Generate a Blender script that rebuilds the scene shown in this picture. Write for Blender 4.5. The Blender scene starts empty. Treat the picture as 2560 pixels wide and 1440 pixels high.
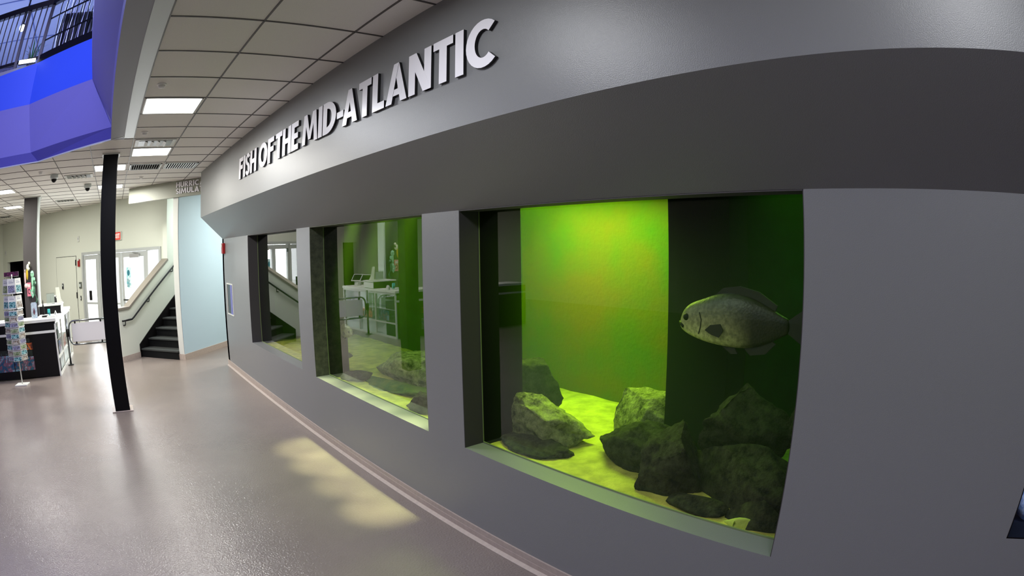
import bpy, bmesh, math, random
from mathutils import Vector, Matrix, noise
random.seed(7)
S = bpy.context.scene
COL = S.collection
PI = math.pi
R2 = math.sqrt(2)

# ------------------------------------------------------------------ camera
cd = bpy.data.cameras.new('camera'); cam = bpy.data.objects.new('camera', cd); COL.objects.link(cam)
cd.type = 'PANO'
cd.panorama_type = 'FISHEYE_LENS_POLYNOMIAL'
cd.fisheye_polynomial_k0 = 0.0
cd.fisheye_polynomial_k1 = -0.049374620611850294
cd.fisheye_polynomial_k2 = -0.00019058648952709735
cd.fisheye_polynomial_k3 = 2.3767791089530842e-05
cd.fisheye_polynomial_k4 = -1.551957450342614e-06
cd.fisheye_fov = math.radians(179)
cd.sensor_fit = 'HORIZONTAL'; cd.sensor_width = 36.0; cd.sensor_height = 20.25
cd.clip_start = 0.02; cd.clip_end = 200
r_ = (0.7508390, -0.6603462, -0.0135539); u_ = (0.0629630, 0.0511336, 0.9967051); f_ = (0.6574773, 0.7492185, -0.0799705)
cam.matrix_world = Matrix(((r_[0], u_[0], -f_[0], 0), (r_[1], u_[1], -f_[1], 0), (r_[2], u_[2], -f_[2], 2.0), (0, 0, 0, 1)))
S.camera = cam

# ------------------------------------------------------------------ view and world
S.view_settings.view_transform = 'Standard'; S.view_settings.look = 'None'
S.view_settings.gamma = 1.0; S.view_settings.use_curve_mapping = False
S.view_settings.exposure = 0.0
cy = S.cycles
cy.use_denoising = True; cy.max_bounces = 8; cy.diffuse_bounces = 4; cy.glossy_bounces = 4
cy.transparent_max_bounces = 12; cy.transmission_bounces = 4; cy.sample_clamp_indirect = 6; cy.caustics_reflective = False; cy.caustics_refractive = False
w = bpy.data.worlds.new('daylight'); S.world = w; w.use_nodes = True
w.node_tree.nodes['Background'].inputs[0].default_value = (0.93, 0.98, 1.0, 1)
w.node_tree.nodes['Background'].inputs[1].default_value = 3.0

# ------------------------------------------------------------------ lights of the place, plus added sill spots (area lights sit at lamps, windows and the atrium)
def area(name, loc, size, energy, color=(1, 1, 1), aim=None, sy=None, spread=None):
    l = bpy.data.lights.new(name, 'AREA'); l.shape = 'RECTANGLE'; l.size = size; l.size_y = sy or size
    l.energy = energy; l.color = color
    if spread: l.spread = math.radians(spread)
    o = bpy.data.objects.new(name, l); COL.objects.link(o); o.location = loc
    d = Vector(aim) - Vector(loc) if aim else Vector((0, 0, -1))
    o.rotation_euler = d.to_track_quat('-Z', 'Y').to_euler()
    return o
ROOM = (1.0, 0.98, 0.91)
COOL = (0.92, 0.95, 1.0)
# troffers (x, y, energy): the emission face of each fixture is a separate diffuser mesh, its throw comes from this lamp
TROFF = [(0.515, 5.2, 44, 1), (0.515, 7.63, 60, 1), (-0.12, 8.88, 60, 1), (-0.12, 11.28, 85, 1), (-2.72, 10.66, 85, 1), (-3.12, 13.7, 95, 1),
         (0.515, 2.18, 24, 0), (0.515, -0.24, 20, 0), (0.515, -2.66, 12, 0), (-5.6, 10.6, 40, 1), (-6.2, 13.0, 40, 1)]
for i, (x, y, e, near) in enumerate(TROFF):
    area('troffer_lamp', (x, y, 3.30), 0.5, e, ROOM if y > 6 else COOL)
# daylight pouring through the entrance doors
def uv(u, v, z=0.0): return Vector(((u + v) / R2, (v - u) / R2, z))
pl = area('door_daylight', uv(-9.88, 10.3, 1.15), 3.0, 180, (0.95, 0.98, 1.0), uv(-9.88, 0, 0.9), sy=2.0)
area('stairwell_daylight', uv(-7.4, 11.2, 3.28), 0.9, 90, (0.85, 0.95, 1.0))
area('corridor_lamp', (3.7, 10.9, 3.3), 0.6, 110, ROOM)
# blue atrium
area('atrium_lamp', (-3.2, 1.5, 6.6), 1.6, 48, (0.52, 0.56, 1.0), (-1.3, 7.5, 4.2), spread=75)
area('atrium_lamp', (-3.0, 2.5, 7.3), 3.5, 170, (0.60, 0.5, 1.0))
area('balcony_lamp', (-3.5, 11.5, 7.3), 3.0, 460, (0.5, 0.6, 1.0))
# tank lamps
area('tank_lamp', (3.3, 3.0, 2.42), 0.6, 52, (0.74, 1.0, 0.10), sy=1.3, spread=150)
area('tank_lamp', (3.1, 4.7, 2.42), 0.6, 6.0, (0.6, 1.0, 0.12), sy=1.2, spread=120)
area('tank_lamp', (3.1, 1.0, 2.42), 0.5, 2.4, (0.35, 1.0, 0.12), sy=0.7, spread=120)
area('tank_lamp', (3.0, 7.0, 2.42), 0.5, 0.5, (0.4, 1.0, 0.2), sy=1.2, spread=120)
for i, (yy, ty, e) in enumerate([(5.0, 5.25, 1.0), (4.35, 4.75, 1.1), (3.95, 4.2, 0.8), (3.5, 3.62, 1.0), (3.25, 3.25, 0.8)]):
    l = bpy.data.lights.new('unseen_tank_spot', 'SPOT'); l.energy = 1050 * e; l.color = (1.0, 0.95, 0.55); l.spot_size = math.radians(17); l.spot_blend = 1.0; l.shadow_soft_size = 0.03
    o = bpy.data.objects.new('unseen_tank_spot', l); COL.objects.link(o); o.location = (2.55, yy, 2.75)
    d = Vector((1.86, ty, 0)) - Vector(o.location); o.rotation_euler = d.to_track_quat('-Z', 'Y').to_euler()

for yy in (3.5, 3.9, 4.35, 4.8, 5.3):  # unseen spots added to brighten the middle window's sill and nearby floor
    l = bpy.data.lights.new('unseen_tank_spot', 'SPOT'); l.energy = 420; l.color = (0.93, 1.0, 0.5); l.spot_size = math.radians(13); l.spot_blend = 1.0; l.shadow_soft_size = 0.03
    o = bpy.data.objects.new('unseen_tank_spot', l); COL.objects.link(o); o.location = (2.62, yy, 2.75)
    d = Vector((2.16, yy + .05, .66)) - Vector(o.location); o.rotation_euler = d.to_track_quat('-Z', 'Y').to_euler()

# ------------------------------------------------------------------ materials
MATS = {}
def lin(c):
    return tuple(((v / 255) / 12.92 if v / 255 <= 0.04045 else ((v / 255 + 0.055) / 1.055) ** 2.4) for v in c)
def mat(name, rgb, rough=0.6, metal=0.0, spec=0.5, var=0.0, scale=6.0, bump=0.0, bscale=40.0, emit=0.0, coat=0.0, rgb2=None, detail=4, alpha=None):
    if name in MATS: return MATS[name]
    m = bpy.data.materials.new(name); m.use_nodes = True; nt = m.node_tree; b = nt.nodes['Principled BSDF']
    c = lin(rgb)
    b.inputs['Base Color'].default_value = (*c, 1); b.inputs['Roughness'].default_value = rough; b.inputs['Metallic'].default_value = metal
    b.inputs['Specular IOR Level'].default_value = spec; b.inputs['Coat Weight'].default_value = coat
    tc = nt.nodes.new('ShaderNodeTexCoord')
    if var or rgb2:
        n = nt.nodes.new('ShaderNodeTexNoise'); n.inputs['Scale'].default_value = scale; n.inputs['Detail'].default_value = detail
        if detail >= 8: n.inputs['Roughness'].default_value = 0.75
        nt.links.new(tc.outputs['Object'], n.inputs['Vector'])
        cr = nt.nodes.new('ShaderNodeValToRGB'); cr.color_ramp.elements[0].position = 0.35; cr.color_ramp.elements[1].position = 0.65
        c2 = lin(rgb2) if rgb2 else tuple(min(1, v * (1 + var)) for v in c)
        c1 = c if rgb2 else tuple(v * (1 - var) for v in c)
        cr.color_ramp.elements[0].color = (*c1, 1); cr.color_ramp.elements[1].color = (*c2, 1)
        nt.links.new(n.outputs['Fac'], cr.inputs['Fac']); nt.links.new(cr.outputs['Color'], b.inputs['Base Color'])
    if bump:
        n2 = nt.nodes.new('ShaderNodeTexNoise'); n2.inputs['Scale'].default_value = bscale; n2.inputs['Detail'].default_value = 3
        nt.links.new(tc.outputs['Object'], n2.inputs['Vector'])
        bp = nt.nodes.new('ShaderNodeBump'); bp.inputs['Strength'].default_value = bump; bp.inputs['Distance'].default_value = 0.01
        nt.links.new(n2.outputs['Fac'], bp.inputs['Height']); nt.links.new(bp.outputs['Normal'], b.inputs['Normal'])
    if emit:
        b.inputs['Emission Color'].default_value = (*c, 1); b.inputs['Emission Strength'].default_value = emit
    MATS[name] = m
    return m
def glassmat(name, f0=0.06, tint=(1, 1, 1), rough=0.0, power=4.2):
    m = bpy.data.materials.new(name); m.use_nodes = True; nt = m.node_tree; nt.nodes.clear(); L = nt.links.new; N = nt.nodes.new
    out = N('ShaderNodeOutputMaterial'); mix = N('ShaderNodeMixShader'); tr = N('ShaderNodeBsdfTransparent'); gl = N('ShaderNodeBsdfGlossy')
    tr.inputs[0].default_value = (*tint, 1); gl.inputs['Roughness'].default_value = rough
    g = N('ShaderNodeNewGeometry'); dot = N('ShaderNodeVectorMath'); dot.operation = 'DOT_PRODUCT'
    L(g.outputs['Incoming'], dot.inputs[0]); L(g.outputs['Normal'], dot.inputs[1])
    ab = N('ShaderNodeMath'); ab.operation = 'ABSOLUTE'; L(dot.outputs['Value'], ab.inputs[0])
    s1 = N('ShaderNodeMath'); s1.operation = 'SUBTRACT'; s1.inputs[0].default_value = 1; L(ab.outputs[0], s1.inputs[1])
    pw = N('ShaderNodeMath'); pw.operation = 'POWER'; L(s1.outputs[0], pw.inputs[0]); pw.inputs[1].default_value = power
    mu = N('ShaderNodeMath'); mu.operation = 'MULTIPLY_ADD'; L(pw.outputs[0], mu.inputs[0]); mu.inputs[1].default_value = 1 - f0; mu.inputs[2].default_value = f0
    L(mu.outputs[0], mix.inputs[0]); L(tr.outputs[0], mix.inputs[1]); L(gl.outputs[0], mix.inputs[2]); L(mix.outputs[0], out.inputs[0])
    MATS[name] = m; return m

M_wall = mat('aquarium_wall_paint', (128, 129, 130), 0.35, spec=0.55, bump=0.12, bscale=260)
M_far = mat('sage_wall_paint', (213, 217, 204), 0.6, bump=0.05, bscale=200)
M_blue = mat('sky_blue_wall_paint', (182, 206, 218), 0.6, bump=0.05, bscale=200)
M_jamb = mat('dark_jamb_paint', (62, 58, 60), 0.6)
M_tile = mat('ceiling_tile_white', (238, 235, 228), 0.9, var=0.05, scale=300, bump=0.2, bscale=500)
M_grid = mat('shaded_ceiling_grid', (88, 84, 80), 0.5)  # dark grey puts the shadow of the tile reveals into the bars
M_white = mat('white_paint', (208, 210, 204), 0.45)
M_trim = mat('pale_metal_trim', (205, 214, 212), 0.4, bump=0.05)
M_gray = mat('grey_soffit_paint', (160, 163, 170), 0.6)
M_base = mat('cove_base_beige', (176, 162, 152), 0.35, var=0.06, scale=30)
M_black = mat('black_laminate', (9, 7, 8), 0.5, spec=0.2)
M_colblk = mat('black_column_paint', (6, 5, 7), 0.4, spec=0.2)
M_colgry = mat('charcoal_panel', (62, 58, 58), 0.6)
M_chrome = mat('brushed_steel', (120, 124, 126), 0.2, metal=1.0)
M_dkmetal = mat('dark_metal', (28, 28, 32), 0.35, metal=0.6)
M_lav = mat('lavender_paint', (136, 134, 206), 0.6)
M_lip = mat('lilac_brown_paint', (84, 82, 160), 0.6)
M_blueband = mat('ultramarine_lit_band', (64, 104, 250), 0.5)  # blue light falling on this band is put into its base colour
M_emit = mat('lamp_diffuser', (255, 252, 246), 0.5, emit=4.5)
M_red = mat('alarm_red', (150, 18, 22), 0.35)
M_exit = mat('exit_red', (235, 60, 40), 0.4)
M_stair = mat('stair_rubber_black', (13, 14, 14), 0.6, spec=0.2, var=0.1, scale=40)
M_tread = mat('stair_tread_grey', (56, 58, 56), 0.5, spec=0.3)
M_cap = mat('taupe_cap', (128, 122, 112), 0.45)
M_letter = mat('white_acrylic_letter', (246, 244, 250), 0.3)
M_letside = mat('letter_side_black', (20, 20, 22), 0.4)
M_sand = mat('tank_sand', (196, 186, 84), 0.9, var=0.25, scale=9, bump=0.5, bscale=60)
M_rock = mat('tank_rock', (12, 14, 8), 0.9, spec=0.1, rgb2=(70, 72, 48), scale=16, bump=1.0, bscale=45, detail=8)
M_rockl = mat('pale_tank_rock', (40, 42, 26), 0.9, spec=0.1, rgb2=(176, 176, 124), scale=11, bump=1.0, bscale=45, detail=8)
M_algae = mat('algae_wall', (36, 100, 4), 0.8, rgb2=(124, 84, 14), scale=1.1, bump=0.5, bscale=30, detail=7)
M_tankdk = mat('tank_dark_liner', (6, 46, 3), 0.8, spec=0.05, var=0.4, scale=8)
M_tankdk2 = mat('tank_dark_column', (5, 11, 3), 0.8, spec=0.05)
G_tank = glassmat('tank_acrylic', 0.022, (0.97, 1.0, 0.93), power=2.6)
G_door = glassmat('clear_glass', 0.04)
G_acr = glassmat('clear_acrylic', 0.08, (0.93, 0.95, 0.95))

# ------------------------------------------------------------------ floor material (glossy epoxy with orange-peel)
def floor_mat():
    m = bpy.data.materials.new('epoxy_floor'); m.use_nodes = True; nt = m.node_tree; b = nt.nodes['Principled BSDF']; L = nt.links.new
    tc = nt.nodes.new('ShaderNodeTexCoord')
    n = nt.nodes.new('ShaderNodeTexNoise'); n.inputs['Scale'].default_value = 1.1; n.inputs['Detail'].default_value = 5
    L(tc.outputs['Object'], n.inputs['Vector'])
    cr = nt.nodes.new('ShaderNodeValToRGB'); cr.color_ramp.elements[0].position = .3; cr.color_ramp.elements[1].position = .7
    cr.color_ramp.elements[0].color = (*lin((126, 116, 110)), 1); cr.color_ramp.elements[1].color = (*lin((138, 127, 120)), 1)
    L(n.outputs['Fac'], cr.inputs['Fac'])
    v = nt.nodes.new('ShaderNodeTexVoronoi'); v.inputs['Scale'].default_value = 2.6; L(tc.outputs['Object'], v.inputs['Vector'])
    lt = nt.nodes.new('ShaderNodeMath'); lt.operation = 'GREATER_THAN'; lt.inputs[1].default_value = 0.013; L(v.outputs['Distance'], lt.inputs[0])
    mx = nt.nodes.new('ShaderNodeMix'); mx.data_type = 'RGBA'; mx.inputs['A'].default_value = (.04, .035, .035, 1)
    L(lt.outputs[0], mx.inputs['Factor']); L(cr.outputs['Color'], mx.inputs['B']); L(mx.outputs['Result'], b.inputs['Base Color'])
    b.inputs['Roughness'].default_value = 0.2; b.inputs['Specular IOR Level'].default_value = 0.75
    n2 = nt.nodes.new('ShaderNodeTexNoise'); n2.inputs['Scale'].default_value = 70; n2.inputs['Detail'].default_value = 2
    L(tc.outputs['Object'], n2.inputs['Vector'])
    bp = nt.nodes.new('ShaderNodeBump'); bp.inputs['Strength'].default_value = 0.8; bp.inputs['Distance'].default_value = 0.006
    L(n2.outputs['Fac'], bp.inputs['Height']); L(bp.outputs['Normal'], b.inputs['Normal'])
    return m
M_floor = floor_mat()

# ------------------------------------------------------------------ mesh builder
class MB:
    def __init__(s): s.v = []; s.f = []; s.m = []; s.mi = 0
    def add(s, vs, fs):
        o = len(s.v); s.v += [tuple(p) for p in vs]; s.f += [tuple(i + o for i in f) for f in fs]; s.m += [s.mi] * len(fs); return s
    def box(s, a, b):
        x0, y0, z0 = [min(a[i], b[i]) for i in range(3)]; x1, y1, z1 = [max(a[i], b[i]) for i in range(3)]
        return s.add([(x0, y0, z0), (x1, y0, z0), (x1, y1, z0), (x0, y1, z0), (x0, y0, z1), (x1, y0, z1), (x1, y1, z1), (x0, y1, z1)],
                     [(0, 3, 2, 1), (4, 5, 6, 7), (0, 1, 5, 4), (1, 2, 6, 5), (2, 3, 7, 6), (3, 0, 4, 7)])
    def quad(s, *p): return s.add(p, [tuple(range(len(p)))])
    def bar(s, a, b, w, h, up=(0, 0, 1)):
        a = Vector(a); b = Vector(b); d = (b - a).normalized(); up = Vector(up)
        sd = d.cross(up)
        if sd.length < 1e-4: sd = d.cross(Vector((1, 0, 0)))
        sd.normalize(); u = sd.cross(d).normalized(); sd *= w / 2; u *= h / 2
        return s.add([a - sd - u, a + sd - u, a + sd + u, a - sd + u, b - sd - u, b + sd - u, b + sd + u, b - sd + u],
                     [(0, 1, 2, 3), (7, 6, 5, 4), (0, 4, 5, 1), (1, 5, 6, 2), (2, 6, 7, 3), (3, 7, 4, 0)])
    def prism(s, poly, d0, d1, axis='y'):
        n = len(poly)
        def P(p, d): return {'y': (p[0], d, p[1]), 'x': (d, p[0], p[1]), 'z': (p[0], p[1], d)}[axis]
        return s.add([P(p, d0) for p in poly] + [P(p, d1) for p in poly],
                     [tuple(range(n)), tuple(range(2 * n - 1, n - 1, -1))] + [(i, i + n, (i + 1) % n + n, (i + 1) % n) for i in range(n)])
    def tube(s, pts, r, n=10, closed=False, radii=None):
        pts = [Vector(p) for p in pts]; N = len(pts); vs = []; fs = []; prev = None
        for i, p in enumerate(pts):
            a = pts[(i - 1) % N] if (closed or i) else p; b = pts[(i + 1) % N] if (closed or i < N - 1) else p
            d = (b - a).normalized()
            if prev is None: up = Vector((0, 0, 1)) if abs(d.z) < .9 else Vector((1, 0, 0)); x = d.cross(up).normalized()
            else: x = (prev - d * prev.dot(d)).normalized()
            prev = x; y = d.cross(x); rr = radii[i] if radii else r
            vs += [p + (x * math.cos(2 * PI * k / n) + y * math.sin(2 * PI * k / n)) * rr for k in range(n)]
        for i in range(N if closed else N - 1):
            j = (i + 1) % N
            fs += [(i * n + k, i * n + (k + 1) % n, j * n + (k + 1) % n, j * n + k) for k in range(n)]
        if not closed: fs += [tuple(range(n))[::-1], tuple((N - 1) * n + k for k in range(n))]
        return s.add(vs, fs)
    def lathe(s, prof, c=(0, 0, 0), n=24):
        vs = []; fs = []
        for r, z in prof: vs += [(c[0] + r * math.cos(2 * PI * k / n), c[1] + r * math.sin(2 * PI * k / n), c[2] + z) for k in range(n)]
        for i in range(len(prof) - 1): fs += [(i * n + k, i * n + (k + 1) % n, (i + 1) * n + (k + 1) % n, (i + 1) * n + k) for k in range(n)]
        fs += [tuple(range(n))[::-1], tuple((len(prof) - 1) * n + k for k in range(n))]
        return s.add(vs, fs)
    def ell(s, c, r, n=14, m=9, rot=None):
        vs = []; fs = []; Rm = rot or Matrix.Identity(3)
        for i in range(m + 1):
            t = PI * i / m
            for k in range(n):
                a = 2 * PI * k / n; q = Rm @ Vector((r[0] * math.sin(t) * math.cos(a), r[1] * math.sin(t) * math.sin(a), r[2] * math.cos(t)))
                vs.append((c[0] + q.x, c[1] + q.y, c[2] + q.z))
        for i in range(m): fs += [(i * n + k, (i + 1) * n + k, (i + 1) * n + (k + 1) % n, i * n + (k + 1) % n) for k in range(n)]
        return s.add(vs, fs)
    def build(s, name, mats, parent=None, smooth=False, bevel=0.0, loc=None, rz=None, auto=False):
        me = bpy.data.meshes.new(name); me.from_pydata(s.v, [], s.f)
        if not isinstance(mats, (list, tuple)): mats = [mats]
        for m in mats: me.materials.append(m)
        for p, mi in zip(me.polygons, s.m): p.material_index = mi
        bm = bmesh.new(); bm.from_mesh(me); bmesh.ops.remove_doubles(bm, verts=bm.verts, dist=1e-6); bmesh.ops.recalc_face_normals(bm, faces=bm.faces); bm.to_mesh(me); bm.free()
        if smooth:
            for p in me.polygons: p.use_smooth = True
        o = bpy.data.objects.new(name, me); COL.objects.link(o)
        if parent: o.parent = parent
        if loc is not None: o.location = loc
        if rz is not None: o.rotation_euler = (0, 0, rz)
        if bevel:
            b = o.modifiers.new('bevel', 'BEVEL'); b.width = bevel; b.segments = 2; b.limit_method = 'ANGLE'
        return o
def thing(name, label, cat, loc=(0, 0, 0), rz=0.0, group=None):
    o = bpy.data.objects.new(name, None); COL.objects.link(o); o.location = loc; o.rotation_euler = (0, 0, rz); o.empty_display_size = .1
    o['label'] = label; o['category'] = cat
    if group: o['group'] = group
    return o
def tag(o, label, cat, group=None, kind=None):
    o['label'] = label; o['category'] = cat
    if group: o['group'] = group
    if kind: o['kind'] = kind
    return o
def struct(o, label=None):
    o['kind'] = 'structure'
    if label: o['label'] = label
    return o
def dup(root, loc, rz=None, label=None, group=None):
    r = root.copy(); COL.objects.link(r); r.location = loc
    if rz is not None: r.rotation_euler = (0, 0, rz)
    if label: r['label'] = label
    if group: r['group'] = group
    for ch in list(root.children):
        c = ch.copy(); COL.objects.link(c); c.parent = r
        for g in ch.children:
            d = g.copy(); COL.objects.link(d); d.parent = c
    return r
D45 = -PI / 4      # the entrance, stairs and header are turned 45 degrees to the aquarium wall; "uv" objects use this rotation
CZ = 3.346         # ceiling height

# ------------------------------------------------------------------ setting
struct(MB().box((-9.3, -7.2, -.12), (8, 24, 0)).build('floor', M_floor), 'glossy beige-grey epoxy floor')
# aquarium wall with three window openings, a small display niche and a small tank opening
W = [(0.72, 2.887), (3.319, 5.49), (5.90, 8.09)]
ZS, ZT = 0.662, 2.205
a = MB()
X0, X1 = 2.1, 2.26
cuts = [(-1.75, -0.452, 0.93, 1.62)] + [(y0, y1, ZS, ZT) for y0, y1 in W] + [(9.20, 9.66, 0.94, 1.455)]
y = -7.0
for (y0, y1, z0, z1) in cuts:
    a.box((X0, y, 0), (X1, y0, ZT)); a.box((X0, y0, 0), (X1, y1, z0))
    if z1 < ZT: a.box((X0, y0, z1), (X1, y1, ZT))
    y = y1
a.box((X0, y, 0), (X1, 9.97, ZT))
a.box((X0, -7, ZT), (X1, 9.97, CZ + .02))
struct(a.build('wall_right', M_wall), 'grey aquarium wall with three deep tank windows')
# fascia and slanted soffit
pr = [(1.642, CZ + .02), (1.642, 2.578), (2.1, 2.205), (2.1, CZ + .02)]
ye = [9.74, 9.70, 9.93, 9.93]
fa = MB(); fa.add([(p[0], -7, p[1]) for p in pr] + [(p[0], e, p[1]) for p, e in zip(pr, ye)], [(0, 1, 2, 3), (7, 6, 5, 4), (0, 4, 5, 1), (1, 5, 6, 2), (2, 6, 7, 3), (3, 7, 4, 0)])
struct(fa.build('wall_right_fascia', M_wall), 'grey fascia with slanted soffit above the tank windows')
# cove base with fine joint
b = MB(); b.box((2.088, -7, 0), (2.1, 9.97, .10)); b.box((2.088, 9.97, 0), (5, 9.985, .10))
b.prism([(2.088, 0), (2.088, .018), (2.06, .003), (2.06, 0)], -7, 9.97)
struct(b.build('baseboard_right', M_base, bevel=.004), 'beige cove base along the aquarium wall')
struct(MB().box((2.1, 9.85, 0), (5.2, 9.97, CZ)).build('wall_end', M_wall), 'end wall of the tank block')
struct(MB().box((5.1, 9.97, 0), (5.2, 20, CZ)).build('wall_corridor', M_far), 'corridor wall')
struct(MB().box((-9.3, -7.2, 0), (6, -7.0, 8)).build('wall_back', M_far), 'wall behind')
struct(MB().box((-9.3, -7.0, 0), (-9.1, 15.2, CZ)).build('wall_left', M_far), 'left wall')
UL, VF, UR = -16.70, 10.006, -7.934
fw = MB()
DU0, DU1, DH = -11.451, -8.308, 2.175
OU0, OU1 = -16.32, -14.85
for u0, u1, z0, z1 in [(UL, OU0, 0, CZ), (OU0, OU1, 2.12, CZ), (OU1, DU0, 0, CZ), (DU0, DU1, DH, CZ), (DU1, UR - .12, 0, CZ)]:
    fw.box((u0, VF, z0), (u1, VF + .15, z1))
struct(fw.build('wall_far', M_far, rz=D45), 'pale sage wall with the entrance doors')
struct(MB().box((UL - .15, 3.2, 0), (UL, VF + .15, CZ)).build('wall_far_left', M_far, rz=D45), 'pale wall left of the shop')
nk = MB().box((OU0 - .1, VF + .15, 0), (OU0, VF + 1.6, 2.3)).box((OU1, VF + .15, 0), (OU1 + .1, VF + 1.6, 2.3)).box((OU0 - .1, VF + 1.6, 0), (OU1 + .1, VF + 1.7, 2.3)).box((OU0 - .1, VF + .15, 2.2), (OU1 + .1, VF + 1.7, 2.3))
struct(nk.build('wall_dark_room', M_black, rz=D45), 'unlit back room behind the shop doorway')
fb = MB(); fb.box((UL, VF - .012, 0), (OU0, VF, .1)); fb.box((OU1, VF - .012, 0), (DU0 - 1.40, VF, .1)); fb.box((DU0 - .28, VF - .012, 0), (DU0, VF, .1)); fb.box((DU1, VF - .012, 0), (UR - .12, VF, .1))
struct(fb.build('baseboard_far', M_base, rz=D45), 'beige base of the entrance wall')
# blue wall beside the stairs
struct(MB().box((-6.86, 8.66, 0), (-6.73, 15, CZ)).build('wall_stair_right', M_white, rz=D45), 'pale jamb wall of the stairs')
struct(MB().box((-6.73, 8.675, 0), (-6.718, 15, CZ)).build('wall_blue', M_blue, rz=D45), 'light blue wall right of the stairs')
struct(MB().box((-6.718, 8.665, 0), (-6.700, 15, .11)).box((-6.86, 8.645, 0), (-6.70, 8.66, .11)).build('baseboard_blue', M_base, rz=D45), 'grey base of the blue wall')
# stair half wall and full wall
HV0, HV1, HVT = 7.985, 8.33, 9.775
hw = MB()
prof = [(HV0, 0), (HV0, 1.0), (8.32, 1.0), (HVT, 1.865), (HVT, CZ), (14.5, CZ), (14.5, 0)]
hw.prism(prof, UR - .13, UR, axis='x')
struct(hw.build('wall_stair_left', M_far, rz=D45), 'sloping half wall left of the stairs')
cp = MB(); 
for p, q in (((HV0 - .02, 1.015), (8.32, 1.015)), ((8.32, 1.015), (HVT, 1.885))):
    cp.bar((UR - .065, p[0], p[1]), (UR - .065, q[0], q[1]), .19, .05)
struct(cp.build('trim_1', [M_cap], rz=D45, bevel=.006), 'taupe cap on the stair half wall')
struct(MB().box((UR - .145, HV0 - .012, 0), (UR + .0, HV0, .11)).box((UR, HV0 - .012, 0), (UR + .012, 8.6, .11)).build('baseboard_stair', M_base, rz=D45), 'beige base of the stair half wall')
struct(MB().box((UR - .2, 14.5, 0), (-6.7, 14.6, 8)).build('wall_stair_back', M_white, rz=D45), 'wall at the top of the stairs')
# header beam above the stairs
struct(MB().box((-8.135, 8.605, 3.04), (-5.0, 8.72, CZ - .004)).build('wall_header', mat('header_paint', (158, 160, 146), .5), rz=D45), 'pale header beam across the stair opening')
# staircase
st = thing('staircase', 'black rubber staircase rising between the blue wall and the sloping half wall', 'stairs', uv(UR, 8.63), D45)
ris, run, wd = .17, .285, -6.86 - UR
for k in range(14):
    MB().box((0.02, k * run, 0), (wd, (k + 1) * run + .02, (k + 1) * ris - .03)).build('riser', M_stair, st)
    MB().box((0.02, k * run - .025, (k + 1) * ris - .03), (wd, (k + 1) * run, (k + 1) * ris)).build('tread', M_tread, st, bevel=.004)
sk = MB().prism([(-.05, 0), (-.05, .26), (13 * run, 13 * ris + .3), (13 * run, 0)], 0.0, .02, axis='x')
sk.build('stringer', M_black, st)

# ------------------------------------------------------------------ ceiling
def opening_pts(k):   # corners of the atrium opening at level k : left end, corner, right end
    return [((-6, 8.83), (-1.36, 7.83), (-.11, 6.70)), ((-6, 8.87), (-1.54, 7.92), (-.115, 6.72)), ((-6, 8.9), (-1.72, 8.0), (-.532, 7.078)), ((-6, 9.0), (-1.72, 8.0), (-.69, 7.22))][k]
P0, P1, P2 = opening_pts(0)
cb = MB()
cb.add([(x, y, z) for z in (CZ, CZ + .06) for x, y in [(-.11, -7), (2.1, -7), (5.2, 9.9), (5.2, 20), (-9.2, 20), (-9.2, P0[1]), P0, P1, P2]], [])
n = 9
cb2 = MB()
for poly in ([(-.11, -7), (2.3, -7), (2.3, 6.74), (-.11, 6.74)], [(-.11, 6.74), (5.2, 6.74), (5.2, 20), (-1.36, 20), (-1.36, 7.87)], [(-1.36, 7.87), (-1.36, 20), (-9.2, 20), (-9.2, 8.87), (-6, 8.87)], [(-9.2, -7), (-6, -7), (-6, 8.83), (-9.2, 8.83)]):
    cb2.prism(poly, CZ, CZ + .08, axis='z')
struct(cb2.build('ceiling', M_tile), 'suspended ceiling of square tiles')
GX = [1.44, .827, .207]; xx = -.42
while xx > -9: GX.append(xx); xx -= .655
GY = [3.085 + .605 * k for k in range(-16, 28)]
gb = MB(); zb = CZ - .0015
def ylim(x):  # far side opening boundary at given x
    if x >= .2: return -7
    if x > -1.36: t = (x + .11) / (-1.25); return 6.70 + max(0, t) * 1.13
    if x > -6: return 7.83 + (-1.36 - x) / 4.64
    return -7
def xlim(y):
    if y > 8.83: return -9.1
    if y > 7.83: return -1.36 - (y - 7.83) * 4.64
    if y > 6.70: return -.11 - (y - 6.70) / 1.13 * 1.25
    return .207
for x in GX:
    y0 = ylim(x); gb.box((x - .006, y0, zb - .004), (x + .006, 19.5, zb + .003))
for y in GY:
    gb.box((max(-9.1, xlim(y)), y - .006, zb - .004), (2.2 if y < 9.8 else 5, y + .006, zb + .003))
struct(gb.build('trim_2', M_grid), 'thin dark grid of the suspended ceiling')
struct(MB().box((.075, -7, CZ - .012), (.20, 6.62, CZ)).build('trim_3', M_trim), 'pale metal edge strip of the atrium opening')
struct(MB().box((-.11, -7, CZ - .006), (.075, 6.70, CZ)).build('trim_4', M_gray), 'grey soffit strip beside the atrium opening')
ed = MB()
ed.bar((P0[0], P0[1] - .005, CZ - .002), (P1[0], P1[1] - .005, CZ - .002), .02, .016); ed.bar((P1[0], P1[1] - .005, CZ - .002), (.07, 6.54, CZ - .002), .02, .016)
struct(ed.build('trim_5', M_trim), 'pale edge strip of the far side of the opening')
LV = [3.346, 3.50, 4.22, 4.85]
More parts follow.
